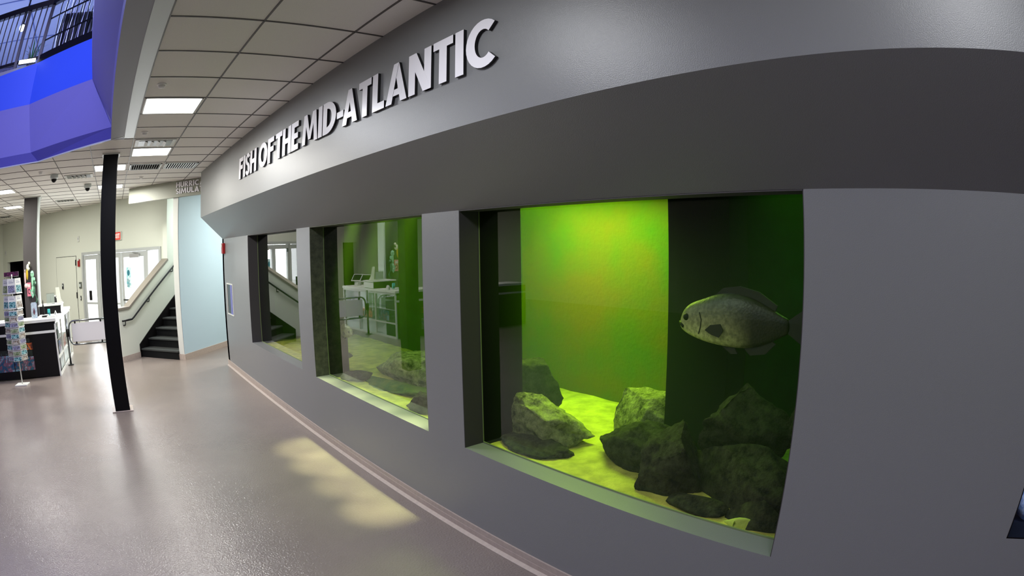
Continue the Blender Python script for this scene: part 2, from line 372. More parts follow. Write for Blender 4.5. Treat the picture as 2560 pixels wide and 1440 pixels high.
for k, (mm, nm) in enumerate([(M_lip, 'wall_atrium_lip'), (M_lav, 'wall_atrium_lavender'), (M_blueband, 'wall_atrium_blue')]):
    A_, B_ = opening_pts(k), opening_pts(k + 1); q = MB()
    for i in (0, 1):
        q.add([(*A_[i], LV[k]), (*A_[i + 1], LV[k]), (*B_[i + 1], LV[k + 1]), (*B_[i], LV[k + 1])], [(0, 1, 2, 3)])
        q.add([(A_[i][0], A_[i][1] + .08, LV[k]), (A_[i + 1][0] + .03, A_[i + 1][1] + .08, LV[k]), (B_[i + 1][0] + .03, B_[i + 1][1] + .08, LV[k + 1]), (B_[i][0], B_[i][1] + .08, LV[k + 1])], [(0, 1, 2, 3)])
    struct(q.build(nm, mm), ['thin lilac lip', 'lavender band', 'bright ultramarine band'][k] + ' on the far side of the atrium')
# slanting right face of the atrium
rp = [(-.11, 3.346), (-.115, 3.50), (-.15, 3.60), (-.532, 4.22), (-.69, 4.85), (-.85, 5.5), (-1.35, 7.5)]
q = MB()
yend = [6.70, 6.72, 6.75, 7.078, 7.22, 7.37, 7.8]
for i in range(len(rp) - 1):
    for dx in (0, .12):
        q.add([(rp[i][0] + dx, -7, rp[i][1]), (rp[i][0] + dx, yend[i], rp[i][1]), (rp[i + 1][0] + dx, yend[i + 1], rp[i + 1][1]), (rp[i + 1][0] + dx, -7, rp[i + 1][1])], [(0, 1, 2, 3)])
struct(q.build('wall_atrium_right', M_lav), 'slanting lavender side of the atrium')
struct(MB().box((-6.2, -7, CZ), (-6, 8.9, 7.6)).build('wall_atrium_left', M_lav), 'left side of the atrium')
uf = MB()
uf.prism([(-9.2, 8.95), (-6, 8.95), (-1.72, 8.0), (-.66, 7.2), (3, 7.2), (3, 17), (-9.2, 17)], 4.78, 4.85, axis='z')
struct(uf.build('floor_upper', M_gray), 'upper gallery floor')
struct(MB().box((-9.3, -7, 7.5), (4, 17, 7.6)).build('ceiling_upper', mat('upper_ceiling', (190, 195, 215), .8)), 'upper gallery ceiling')
M_up = mat('upper_wall', (165, 172, 215), .7, var=.06, scale=3)
struct(MB().box((-9.3, 16, 4.85), (4, 16.2, 7.6)).box((-9.3, 8.9, 4.85), (-9.1, 16, 7.6)).box((1.6, 6.5, 4.85), (1.8, 16, 7.6)).build('wall_upper', M_up), 'upper gallery walls')
ug = MB()
for x in [-8 + 2.4 * k for k in range(5)]: ug.box((x, 8, 7.485), (x + .03, 16, 7.5))
for y in [8.6 + 2.4 * k for k in range(4)]: ug.box((-9, y, 7.485), (2, y + .03, 7.5))
struct(ug.build('trim_6', mat('upper_grid', (110, 125, 175), .6)), 'ceiling grid of the upper gallery')

# balcony railing
rl = thing('balcony_railing', 'black metal railing with vertical bars along the upper gallery edge', 'railing', (-1.72, 8.04, 4.85))
La, Lb, Lc = Vector((-4.28, .93, 0)), Vector((0, 0, 0)), Vector((1.03, -.78, 0))
zt = 1.02
MB().bar(La + Vector((0, 0, zt)), Lb + Vector((0, 0, zt)), .09, .10).bar(Lb + Vector((0, 0, zt)), Lc + Vector((0, 0, zt)), .09, .10).build('top_rail', M_dkmetal, rl)
MB().bar(La + Vector((0, 0, .10)), Lb + Vector((0, 0, .10)), .03, .05).bar(Lb + Vector((0, 0, .07)), Lc + Vector((0, 0, .07)), .04, .12).build('bottom_rail', M_dkmetal, rl)
for t in (0, .12, .37, .62, .87):
    p = Lb.lerp(La, t); MB().box((p.x - .03, p.y - .03, 0), (p.x + .03, p.y + .03, zt)).build('post', M_dkmetal, rl)
nb = 34
for k in range(1, nb):
    p = Lb.lerp(La, k / nb); MB().bar((p.x, p.y, .1), (p.x, p.y, zt), .024, .024).build('baluster', M_dkmetal, rl)
for z in (.36, .72):
    MB().bar(Lb + Vector((0, 0, z)), Lc + Vector((0, 0, z)), .02, .02).build('cross_rail', M_dkmetal, rl)
# shiny strand curtain behind the railing
sc = MB(); random.seed(3)
for k in range(34):
    x0 = -.95 + k * .038 - .62; y0 = 8.35 + random.uniform(-.12, .12); pts = []
    for j in range(9):
        pts.append((x0 + .018 * math.sin(j * 1.3 + k * 2.1) + random.uniform(-.008, .008), y0 + .02 * math.sin(j + k), 4.95 + j * .24))
    sc.mi = k % 2; sc.tube(pts, .009 if k % 2 else .013, 5)
tag(sc.build('strand_curtain', [mat('strand_dark', (10, 22, 34), .5), mat('strand_silver', (170, 180, 225), .25, metal=.4)]), 'dark and silver wavy strand curtain hanging behind the railing on the upper gallery', 'curtain', kind='stuff')
tag(MB().box((-1.55, 8.5, 4.86), (-.75, 8.62, 5.85)).build('standing_screen', mat('teal_black', (8, 22, 34), .5), bevel=.01), 'dark screen standing behind the strand curtain on the upper gallery', 'screen')
lp = thing('round_lamp', 'small round bright lamp glowing behind the railing bars', 'lamp', (-2.36, 8.32, 5.62))
MB().ell((0, 0, 0), (.062, .062, .062)).build('globe', mat('globe_glow', (225, 255, 250), .4, emit=9), lp, smooth=True)
MB().lathe([(.05, .04), (.05, .06), (.02, .08), (.012, 1.87)], (0, 0, 0), 12).build('stem', M_dkmetal, lp)
ll = thing('strip_lamp', 'short bright strip lamp on the ledge under the railing corner', 'lamp', (-1.98, 8.02, 4.86))
MB().box((-.16, -.02, 0), (.2, .02, .012)).build('housing', M_dkmetal, ll)
MB().box((-.15, -.03, .012), (.19, .01, .07)).build('diffuser', mat('strip_glow', (240, 255, 235), .4, emit=5), ll)
pt = thing('potted_plant', 'spiky green plant in a dark pot behind the railing', 'plant', (-1.98, 8.45, 4.85))
MB().lathe([(.07, 0), (.09, .16), (.1, .17)], (0, 0, 0), 14).build('pot', M_dkmetal, pt)
lf = MB()
for k in range(14):
    an = k * 2.4; l = .16 + .08 * (k % 3); d = Vector((math.cos(an), math.sin(an), 0))
    p = [Vector((0, 0, .15)), d * l * .5 + Vector((0, 0, .15 + l * .9)), d * l + Vector((0, 0, .15 + l * 1.1))]
    s_ = Vector((-d.y, d.x, 0)) * .012
    lf.add([p[0] - s_, p[0] + s_, p[1] + s_, p[1] - s_, p[2]], [(0, 1, 2, 3), (3, 2, 4)])
lf.build('leaves', mat('spiky_leaf', (40, 110, 50), .5), pt)
bx = thing('storage_crate', 'grey patterned crate on the gallery floor behind the bars', 'crate', (-2.75, 9.0, 4.85))
MB().box((-.3, -.15, 0), (.3, .15, .3)).build('body', mat('crate_grey', (110, 112, 150), .7, var=.3, scale=14), bx, bevel=.01)
MB().box((-.31, -.16, .3), (.31, .16, .34)).build('lid', mat('crate_lid', (60, 62, 90), .6), bx)

# ------------------------------------------------------------------ columns
def column(name, label, x, y, w_, m, flange=True, rz=0.0):
    t = thing(name, label, 'column', (x, y, 0), rz)
    MB().box((-w_ / 2, -w_ / 2, 0), (w_ / 2, w_ / 2, CZ)).build('shaft', m, t, bevel=.012)
    if flange:
        MB().box((-w_ / 2 - .05, -w_ / 2 - .03, 0), (w_ / 2 + .05, w_ / 2 + .03, .012)).build('base_plate', M_base, t, bevel=.003)
        MB().box((-w_ / 2 - .02, -w_ / 2 - .02, CZ - .02), (w_ / 2 + .02, w_ / 2 + .02, CZ)).build('collar', M_white, t)
    return t
column('column', 'black square steel column standing alone in the foreground of the hall', -.10, 7.72, .235, M_colblk)
c2 = thing('column', 'wide charcoal-fronted column rising behind the shop counter', 'column', (-2.20, 12.12, 0), math.radians(4))
MB().box((-.19, -.16, 0), (.22, .19, CZ)).build('shaft', M_trim, c2, bevel=.006)
MB().box((-.20, -.19, 0), (.17, -.16, CZ)).build('front_panel', M_colgry, c2)
MB().box((-.23, -.22, CZ - .02), (.26, .22, CZ)).build('collar', M_white, c2)

# ------------------------------------------------------------------ ceiling fixtures
def light_panel(label, x, y, w_=.58, d_=.58, grp='square ceiling lights'):
    t = thing('ceiling_light', label, 'ceiling light', (x, y, CZ), 0, grp)
    fr = MB(); a_, b_ = w_ / 2, d_ / 2
    for p, q in (((-a_, -b_), (a_, -b_ + .015)), ((-a_, b_ - .015), (a_, b_)), ((-a_, -b_), (-a_ + .015, b_)), ((a_ - .015, -b_), (a_, b_))):
        fr.box((p[0], p[1], -.008), (q[0], q[1], 0))
    fr.build('frame', M_white, t)
    MB().box((-a_ + .015, -b_ + .015, -.006), (a_ - .015, b_ - .015, -.002)).build('diffuser', M_emit, t)
    return t
LL = ['large square ceiling light nearest the camera beside the atrium edge', 'square ceiling light just beyond the slotted air vent, between camera and column top',
      'square ceiling light behind the top of the black column', 'square ceiling light farther back behind the black column, over the entrance',
      'square ceiling light at the left edge of the frame over the shop counter', 'small far ceiling light left of the charcoal column']
for (x, y, e, near), lb in zip(TROFF, LL): light_panel(lb, x, y)
for i, (x, y, e, near) in enumerate(TROFF[6:]): light_panel(['ceiling light overhead beside the fascia', 'ceiling light overhead just behind the camera', 'ceiling light at the rear of the hall', 'ceiling light over the left part of the shop', 'ceiling light deep in the left part of the shop'][i], x, y)

def vent(label, x, y, w_=.58, d_=.4):
    t = thing('air_diffuser', label, 'air vent', (x, y, CZ), 0, 'louvred ceiling air diffusers')
    MB().box((-w_ / 2, -d_ / 2, -.012), (w_ / 2, d_ / 2, -.002)).build('frame', M_white, t, bevel=.003)
    MB().box((-w_ / 2 + .05, -d_ / 2 + .05, -.016), (w_ / 2 - .05, d_ / 2 - .05, -.0125)).build('recess', M_dkmetal, t)
    for k in range(4):
        f = (k + 1) / 5; xx = (-w_ / 2 + .07) + (w_ - .14) * f
        o = MB().bar((xx, -d_ / 2 + .06, -.022), (xx, d_ / 2 - .06, -.022), .05, .006, up=(.5, 0, 1)).build('louvre', M_white, t)
    return t
vent('louvred air diffuser directly in front of the second ceiling light', .515, 6.98, .56, .42)
vent('louvred air diffuser left of the black column top', -.75, 9.55)
vent('louvred air diffuser near the top of the sage wall, right of the charcoal column', -1.39, 13.3)
vent('far air diffuser in the left corner of the ceiling', -4.0, 16.1)
def grille(label, x, y, m, ang):
    t = thing('return_grille', label, 'air grille', (x, y, CZ), 0, 'egg-crate return grilles')
    fr = MB(); a_ = .28
    for p, q in (((-a_, -a_), (a_, -a_ + .025)), ((-a_, a_ - .025), (a_, a_)), ((-a_, -a_), (-a_ + .025, a_)), ((a_ - .025, -a_), (a_, a_))): fr.box((p[0], p[1], -.012), (q[0], q[1], 0))
    fr.build('frame', M_trim, t)
    MB().box((-a_ + .02, -a_ + .02, -.004), (a_ - .02, a_ - .02, -.002)).build('backing', mat('void_black', (4, 4, 4), 1.0, spec=0.0), t)
    g = MB()
    for k in range(1, 14):
        x_ = -a_ + k * .04; g.bar((x_, -a_ + .02, -.010), (x_, a_ - .02, -.010), .014, .006, up=(ang, 0, 1))
    g.build('blades', m, t)
grille('dark slatted return grille right of the black column top', .515, 8.93, mat('grille_dark', (92, 90, 80), .6), 0)
grille('paler slatted return grille next to the aquarium fascia', 1.13, 8.90, M_trim, .6)
def detector(label, x, y, r=.05):
    t = thing('ceiling_sensor', label, 'sprinkler', (x, y, CZ), 0, 'small round ceiling sprinkler covers')
    MB().lathe([(r, 0), (r * 1.02, -.008), (r * .8, -.012)], (0, 0, 0), 18).build('rim', mat('sprinkler_white', (245, 245, 242), .5), t, smooth=False)
    MB().lathe([(r * .7, -.012), (r * .62, -.03), (r * .3, -.036)], (0, 0, 0), 18).build('cap', mat('sprinkler_white', (245, 245, 242), .5), t, smooth=True)
detector('round white ceiling cover in the tile before the nearest ceiling light', .34, 4.50, .045)
detector('round white ceiling cover between the two nearest ceiling lights', .33, 6.36, .045)
detector('small ceiling cover just past the return grilles', .515, 10.1)
detector('small ceiling cover near the far edge of the atrium opening', -1.45, 8.75)
def dome(label, x, y):
    t = thing('dome_camera', label, 'security camera', (x, y, CZ), 0, 'white dome cameras')
    MB().lathe([(.08, 0), (.085, -.05), (.06, -.075)], (0, 0, 0), 20).build('housing', M_trim, t, smooth=True)
    MB().lathe([(.058, -.07), (.052, -.10), (.03, -.122), (.005, -.13)], (0, 0, 0), 20).build('lens_dome', M_black, t, smooth=True)
dome('white dome camera left of the ceiling diffuser, nearer the atrium', -1.22, 9.15)
dome('white dome camera between the diffuser and the black column', -.62, 10.7)

# ------------------------------------------------------------------ lettering
def ring(mb, cx, cz, rx, rz, wx, wz, a0, a1, th, n=22, closed=False):
    pts_o = []; pts_i = []
    for k in range(n + 1):
        t = math.radians(a0 + (a1 - a0) * k / n)
        pts_o.append((cx + rx * math.cos(t), cz + rz * math.sin(t))); pts_i.append((cx + (rx - wx) * math.cos(t), cz + (rz - wz) * math.sin(t)))
    for k in range(n):
        mb_poly(mb, [pts_o[k], pts_o[k + 1], pts_i[k + 1], pts_i[k]], th)
PC = [0]
def mb_poly(mb, poly, th):
    n = len(poly); th += PC[0] * .00015
    mb.mi = 0; mb.add([(p[0], -th, p[1]) for p in poly], [tuple(range(n))])
    mb.mi = 1; mb.add([(p[0], -th, p[1]) for p in poly] + [(p[0], 0, p[1]) for p in poly], [(i, (i + 1) % n, (i + 1) % n + n, i + n) for i in range(n)])
def glyph(mb, ch, x, H, kx, th, w_=.24):
    def P(pts):
        PC[0] = (PC[0] + 1) % 12; mb_poly(mb, [(x + a * H * kx, b * H) for a, b in pts], th)
    def B(x0, z0, x1, z1): P([(x0, z0), (x1, z0), (x1, z1), (x0, z1)])
    def RG(cx, cz, rx, rz, a0, a1):
        PC[0] = (PC[0] + 1) % 12; ring(mb, x + cx * H * kx, cz * H, rx * H * kx, rz * H, w_ * H * kx, w_ * .86 * H, a0, a1, th)
    h = w_ * .8
    if ch == 'I': B(0, 0, w_, 1); return w_
    if ch == 'F': B(0, 0, w_, 1); B(w_, 1 - h, .56, 1); B(w_, .44, .52, .44 + h); return .56
    if ch == 'E': B(0, 0, w_, 1); B(w_, 1 - h, .56, 1); B(w_, .5 - h / 2, .53, .5 + h / 2); B(w_, 0, .56, h); return .56
    if ch == 'L': B(0, 0, w_, 1); B(w_, 0, .54, h); return .54
    if ch == 'T': B(0, 1 - h, .62, 1); B(.31 - w_ / 2, 0, .31 + w_ / 2, 1 - h); return .62
    if ch == 'H': B(0, 0, w_, 1); B(.74 - w_, 0, .74, 1); B(w_, .5 - h / 2, .74 - w_, .5 + h / 2); return .74
    if ch == '-': B(0, .30, .34, .30 + h); return .34
    if ch == 'N': B(0, 0, w_, 1); B(.8 - w_, 0, .8, 1); P([(0, 1), (w_ * 1.15, 1), (.8, 0), (.8 - w_ * 1.15, 0)]); return .8
    if ch == 'M':
        P([(0, 0), (.22, 0), (.32, 1), (.12, 1)]); P([(1.06, 0), (.84, 0), (.74, 1), (.94, 1)])
        P([(.14, 1), (.34, 1), (.61, .12), (.45, .12)]); P([(.92, 1), (.72, 1), (.45, .12), (.61, .12)]); return 1.06
    if ch == 'A':
        P([(0, 0), (.25, 0), (.52, 1), (.32, 1)]); P([(.84, 0), (.59, 0), (.32, 1), (.52, 1)]); B(.2, .18, .64, .34); return .84
    if ch == 'O': RG(.44, .5, .44, .51, 0, 360); return .88
    if ch == 'D': B(0, 0, w_, 1); RG(w_ * .9, .5, .76 - w_ * .9, .5, -90, 90); return .76
    if ch == 'C': RG(.46, .5, .46, .51, 48, 312); return .80
    if ch == 'U': B(0, .3, w_, 1); B(.72 - w_, .3, .72, 1); RG(.36, .34, .36, .35, 180, 360); return .72
    if ch == 'R':
        B(0, 0, w_, 1); ring(mb, x + .3 * H * kx, .70 * H, .32 * H * kx, .30 * H, w_ * H * kx, w_ * .8 * H, -90, 90, th)
        PC[0] = (PC[0] + 1) % 12; B(w_, 1 - h, .32, 1); B(w_, .40, .32, .40 + h); P([(.24, .42), (.50, .42), (.70, 0), (.42, 0)]); return .70
    if ch == 'S':
        ring(mb, x + .27 * H * kx, .73 * H, .27 * H * kx, .28 * H, .20 * H * kx, .17 * H, 20, 270, th); PC[0] = (PC[0] + 1) % 12; ring(mb, x + .27 * H * kx, .28 * H, .27 * H * kx, .29 * H, .20 * H * kx, .17 * H, -160, 90, th); return .54
    return .3
def word(root, text, x0, x1, z, H, th, gap=.085, w_=.24):
    dummy = MB(); tot = sum(glyph(dummy, c, 0, 1, 1, .01, w_) for c in text)
    kx = ((x1 - x0) / H) / (tot + gap * (len(text) - 1)); x = x0
    for c in text:
        mb = MB(); adv = glyph(mb, c, 0, H, kx, th, w_)
        o = mb.build('letter', [M_letter, M_letside], root); o.location = (x, 0, z)
        x += (adv + gap) * H * kx
sg = thing('wall_lettering', 'large white raised letters reading FISH OF THE MID-ATLANTIC on the grey fascia', 'sign', (1.641, 6.70, 2.835), -PI / 2)
for t_, ya, yb in [('FISH', 6.70, 5.90), ('OF', 5.80, 5.25), ('THE', 5.19, 4.54), ('MID-', 4.44, 3.60), ('ATLANTIC', 3.62, 1.935)]:
    word(sg, t_, 6.70 - ya, 6.70 - yb, 0, .248, .018, gap=.05 if t_ != 'ATLANTIC' else .07)
M_l2 = mat('cream_acrylic_letter', (252, 252, 244), .35)
sh = thing('header_lettering', 'white raised letters reading HURRICANE SIMULATOR on the header above the stairs', 'sign', uv(-6.738, 8.604, 3.095), D45)
word(sh, 'HURRICANE', 0, .92, .118, .10, .014, gap=.07); word(sh, 'SIMULATOR', 0, .92, 0, .10, .014, gap=.07)

# ------------------------------------------------------------------ entrance doors
dr = thing('door_1', 'white framed glazed entrance doors', 'door', uv(DU0, VF), D45); dr['kind'] = 'structure'
del dr['category']
WD = DU1 - DU0
fm = MB()
fm.box((0, -.03, 0), (.07, .12, DH)); fm.box((WD - .07, -.03, 0), (WD, .12, DH)); fm.box((.07, -.03, DH - .07), (WD - .07, .12, DH))
for x in (.74, 2.64): fm.box((x, -.02, 0), (x + .06, .1, DH - .07))
M_frame = mat('door_frame_grey_white', (176, 180, 178), .4)
fm.build('door_frame', M_frame, dr, bevel=.004)
def leaf(x0, x1, solidmid=False, name='door_leaf', lab=None):
    f = MB(); z1 = DH - .08
    f.box((x0, .0, .01), (x0 + .09, .05, z1)); f.box((x1 - .09, .0, .01), (x1, .05, z1)); f.box((x0 + .09, 0, z1 - .11), (x1 - .09, .05, z1)); f.box((x0 + .09, 0, .01), (x1 - .09, .05, .25))
    f.box((x0 + .09, 0, .88), (x1 - .09, .05, .93))
    o = f.build(name, M_frame, dr, bevel=.003)
    MB().box((x0 + .09, .02, .25), (x1 - .09, .028, .88)).box((x0 + .09, .02, .93), (x1 - .09, .028, z1 - .11)).build('glass_pane', G_door, o)
    return o
l1 = leaf(.08, .73); l2 = leaf(.81, 1.69); l3 = leaf(1.71, 2.63)
MB().box((.31, -.025, .98), (.42, 0, 1.22)).build('pull_plate', M_black, l1, bevel=.004)
MB().box((.90, -.03, 1.9), (.93, 0, 2.0)).build('hinge', M_dkmetal, l2)
MB().bar((1.80, -.05, 1.0), (2.54, -.05, 1.0), .03, .04).box((1.80, -.05, .985), (1.83, 0, 1.015)).box((2.51, -.05, .985), (2.54, 0, 1.015)).build('push_bar', M_chrome, l3)
MB().box((2.09, -.07, 1.965), (2.42, 0, 2.045)).bar((2.38, -.05, 2.06), (2.15, -.02, 2.09), .02, .012).build('door_closer', mat('closer_grey', (150, 150, 148), .4), l3)
sf = MB().box((2.70, .02, .02), (3.07, .028, DH - .07)).build('glass_pane', G_door, dr)
st_ = MB(); 
st_.box((1.88, .012, 1.27), (2.05, .018, 1.75))
sticker = st_.build('door_poster', mat('teal_poster', (150, 215, 220), .6, rgb2=(235, 245, 245), scale=16), l3)
mk = MB()
random.seed(11)
for k in range(7): mk.box((1.895, .008, 1.30 + k * .028), (1.895 + random.uniform(.06, .13), .011, 1.312 + k * .028))
mk.ell((1.96, .011, 1.62), (.05, .002, .07))
mk.build('poster_print', mat('teal_ink', (40, 120, 135), .6), l3)
# outside: paving, a low building seen faintly
struct(MB().box((-30, VF + .3, -.15), (20, VF + 40, -.02)).build('floor_outside', mat('outside_paving', (225, 225, 220), .9), rz=D45), 'sunlit paving outside the doors')
struct(MB().box((DU0 - 3.5, VF + .16, CZ), (UR + 0.5, VF + 2.0, CZ + .2)).build('ceiling_canopy', M_white, rz=D45), 'canopy outside the doors')
struct(MB().box((-20, VF + 9.5, -.1), (-2, VF + 9.6, CZ + 6)).build('wall_outside', mat('outside_pale', (225, 228, 230), .9), rz=D45), 'pale building opposite the doors')

# utility door
ud = thing('door_2', 'flush sage utility door left of the entrance', 'door', uv(DU0 - 1.36, VF), D45); ud['kind'] = 'structure'; del ud['category']
MB().box((0, -.012, 0), (1.06, 0, 2.1)).build('door_leaf', M_far, ud, bevel=.004)
g_ = MB().box((-.012, -.006, 0), (0, 0, 2.112)).box((1.06, -.006, 0), (1.072, 0, 2.112)).box((-.012, -.006, 2.1), (1.072, 0, 2.112)); g_.build('door_gap', M_dkmetal, ud)
for z in (1.86, 1.03): MB().box((1.045, -.03, z), (1.075, 0, z + .15)).build('hinge', M_dkmetal, ud)
# wall devices, placed along the sage wall (s = distance from the door frame's left edge)
def wallthing(name, label, cat, s_, z): return thing(name, label, cat, uv(DU0 + s_, VF, z), D45)
t = wallthing('fire_alarm', 'red fire alarm strobe on the sage wall above the switch left of the doors', 'fire alarm', -.145, 1.93)
MB().box((-.045, -.04, -.1), (.045, 0, .08)).build('body', M_red, t, bevel=.006); MB().box((-.03, -.055, .05), (.03, -.04, .11)).build('strobe', M_white, t)
t = wallthing('keypad', 'dark keypad with pale surround on the utility door', 'keypad', -1.02, 1.34)
MB().box((-.05, -.02, -.09), (.05, -.012, .1)).build('plate', M_white, t, bevel=.004); kb = MB().box((-.035, -.04, -.07), (.035, -.02, .07)).build('body', M_dkmetal, t, bevel=.005); MB().box((-.018, -.043, .0), (.018, -.04, .05)).build('screen', M_trim, kb)
t = wallthing('wall_switch', 'grey pull station between utility door and entrance', 'switch', -.11, 1.36)
MB().box((-.055, -.03, -.08), (.055, 0, .08)).build('body', mat('switch_grey', (90, 95, 88), .5), t, bevel=.005); MB().box((-.03, -.04, -.04), (.03, -.03, .03)).build('knob', M_trim, t)
t = wallthing('door_buzzer', 'small black oval buzzer low beside the entrance frame', 'buzzer', -.12, 1.03)
MB().ell((0, -.01, 0), (.025, .012, .07)).build('body', M_black, t, smooth=True)
MB().box((-.008, -.028, -.02), (.008, -.02, .02)).build('button', M_trim, t)
t = wallthing('wall_sensor', 'small white sensor high on the sage wall left of the black column', 'sensor', -.153, 2.53)
MB().box((-.04, -.03, -.07), (.04, 0, .07)).build('body', M_white, t, bevel=.006); MB().box((-.012, -.034, -.02), (.012, -.03, .03)).build('window', M_gray, t)
t = wallthing('wall_sensor', 'small white sensor high on the wall left of the charcoal column', 'sensor', OU0 - DU0 - .12, 2.42)
MB().box((-.04, -.03, -.07), (.04, 0, .07)).build('body', M_white, t, bevel=.006); MB().box((-.012, -.034, -.02), (.012, -.03, .03)).build('window', M_gray, t)
t = wallthing('exit_sign', 'red and white exit sign on the sage wall just right of the black column', 'sign', 1.60, 2.49)
MB().box((-.15, -.05, -.1), (.15, 0, .1)).build('housing', M_white, t, bevel=.006)
MB().box((-.14, -.053, -.09), (.14, -.05, .09)).build('face', M_exit, t)
ex = MB()
for ch, xo in (('E', -.12), ('X', -.055), ('I', .01), ('T', .05)):
    s0 = len(ex.v)
    if ch == 'X':
        ex.bar((xo, -.055, -.055), (xo + .05, -.055, .055), .004, .018, up=(0, 1, 0)); ex.bar((xo, -.055, .055), (xo + .05, -.055, -.055), .004, .018, up=(0, 1, 0))
    else:
        g = MB(); glyph(g, ch, xo, .11, .85, .056, .2)
        ex.add([(a_, b_, c_ - .055) for a_, b_, c_ in g.v], g.f)
ex.m = [0] * len(ex.f)
ex.build('exit_letters', mat('exit_white', (250, 245, 235), .4, emit=.6), t)

# fire alarm on the end of the aquarium wall, display niche
t = thing('fire_alarm', 'red fire alarm horn at the far end of the aquarium wall under the soffit', 'fire alarm', (2.1, 9.78, 2.04), -PI / 2)
MB().box((-.06, -.05, -.09), (.06, 0, .09)).build('body', M_red, t, bevel=.008); MB().box((-.03, -.065, .02), (.03, -.05, .07)).build('strobe', M_white, t, bevel=.004)
t = thing('display_screen', 'small dark upright screen in a pale frame at the far end of the aquarium wall', 'screen', (2.1, 9.43, 1.197), -PI / 2)
fr = MB()
for p, q in (((-.235, -.2625), (-.215, .2625)), ((.215, -.2625), (.235, .2625)), ((-.215, .2425), (.215, .2625)), ((-.215, -.2625), (.215, -.2425))): fr.box((p[0], -.012, p[1]), (q[0], .1, q[1]))
fr.build('frame', M_white, t)
scn = MB().box((-.215, -.002, -.2425), (.215, .06, .2425)).build('screen', mat('screen_black', (6, 6, 12), .15), t)
MB().box((.02, -.004, -.2425), (.16, -.002, .2425)).build('screen_picture', mat('screen_violet', (90, 88, 150), .3, emit=.35), scn)
struct(MB().box((X1, 9.1, .85), (X1 + .06, 9.76, 1.55)).build('wall_niche_back', M_black), 'back of the screen niche')

# ------------------------------------------------------------------ stair handrail
hr = thing('stair_handrail', 'black wall-mounted handrail along the stair half wall', 'handrail', uv(UR, 8.0), D45)
hrail = MB().tube([(.06, .02, .79), (.06, .34, .79), (.06, .40, .815), (.06, 2.05, 1.80), (.06, 3.4, 2.60)], .019, 10).build('rail', M_dkmetal, hr, smooth=True)
for y_, z_ in ((.12, .79), (.98, 1.16), (1.9, 1.71)):
    MB().tube([(0, y_, z_ - .09), (.05, y_, z_ - .09), (.06, y_, z_ - .01)], .01, 8).lathe([(.03, 0), (.03, .01)], (0.005, y_, z_ - .10), 12).build('bracket', M_dkmetal, hrail)

# ------------------------------------------------------------------ queue gate by the counter
def gate(label, x, y, L, post=True, sgn=1):
    t = thing('queue_gate', label, 'gate', (x, y, 0))
    if post:
        MB().lathe([(.075, 0), (.075, .012), (.03, .02)], (0, 0, 0), 20).build('base_plate', M_dkmetal, t)
        MB().tube([(0, 0, .01), (0, 0, .99)], .024, 14).lathe([(.024, .99), (.0, 1.0)], (0, 0, 0), 12).build('post', M_chrome, t, smooth=True)
        MB().tube([(0, 0, .55), (0, 0, .70)], .034, 14).build('hub', M_black, t, smooth=True)
    pts = []; x0, x1, z0, z1, r = .05, L, .39, .85, .13
    for (cx, cz, a0) in ((x0 + r, z1 - r, 90), (x0 + r, z0 + r, 180)):
        for k in range(7):
            an = math.radians(a0 + 90 * k / 6); pts.append((sgn * (cx + r * math.cos(an)), 0, cz + r * math.sin(an)))
    pts = [(sgn * x1, 0, z1)] + pts + [(sgn * x1, 0, z0)]
    lr = MB().tube(pts, .018, 10, closed=False).build('loop_rail', M_chrome, t, smooth=True)
    MB().box((sgn * (x0 + .07), -.006, z0 + .05), (sgn * (x1 - .08), .006, z1 - .045)).build('infill_panel', mat('frosted_panel', (205, 203, 205), .4), t, bevel=.01)
    for xx in (x0 + .16, x1 - .16):
        for zz in (z0 + .03, z1 - .03):
            MB().ell((sgn * xx, 0, zz), (.022, .022, .032), 10, 6).build('clamp', M_black, lr, smooth=True)
    return t
gate('chrome-framed queue gate with a frosted panel between counter and black column', -1.25, 11.5, 1.0)
gate('chrome-framed queue gate running up to the stair half wall', -.20, 11.42, .30, post=False)

# ------------------------------------------------------------------ shop counter
CX, CY = -1.40, 10.46
ct = thing('shop_counter', 'black-fronted shop counter with white worktop edge and glazed side case', 'counter', (CX, CY, 0))
def cline(x): return (x) * .098      # front runs slightly forward towards the left
FL = -3.4
def cbox(x0, x1, z0, z1, off, th): # box following the angled front
    m = MB(); p = [(x0, cline(x0) + off), (x1, cline(x1) + off), (x1, cline(x1) + off + th), (x0, cline(x0) + off + th)]
    return m.prism(p, z0, z1, axis='z')
cbox(FL, -.03, .02, .78, 0.0, .5).build('front_panel', M_black, ct)
cbox(FL, 0, .78, .825, -.012, .06).build('rail_strip', M_white, ct, bevel=.004)
cbox(FL, -.03, .825, .975, 0.0, .5).build('upper_panel', M_black, ct)
wt = MB().prism([(FL, cline(FL) - .03), (.02, -.03), (.13, 2.45), (-.42, 2.45), (-.5, .52), (FL, cline(FL) + .55)], .975, 1.03, axis='z'); wt.build('worktop', M_white, ct, bevel=.006)
MB().prism([(-.45, .5), (-.04, .5), (.05, 2.43), (-.38, 2.43)], .02, .3, axis='z').build('side_plinth', M_trim, ct)
for (x_, y_) in ((0, 0), (.035, .86), (.07, 1.65), (.105, 2.42)):
    MB().box((x_ - .03, y_, .0), (x_, y_ + .035, .975)).build('case_frame', M_white, ct)
MB().box((-.03, 0, .93), (.0, .06, .975)).bar((-.013, .0, .955), (.09, 2.43, .955), .03, .045).bar((-.013, .0, .32), (.09, 2.43, .32), .03, .03).bar((-.013, .0, .02), (.09, 2.43, .02), .03, .04).build('case_rail', M_white, ct)
MB().add([(-.02, .03, .33), (.085, 2.42, .33), (.085, 2.42, .94), (-.02, .03, .94)], [(0, 1, 2, 3)]).build('case_glass', G_acr, ct)
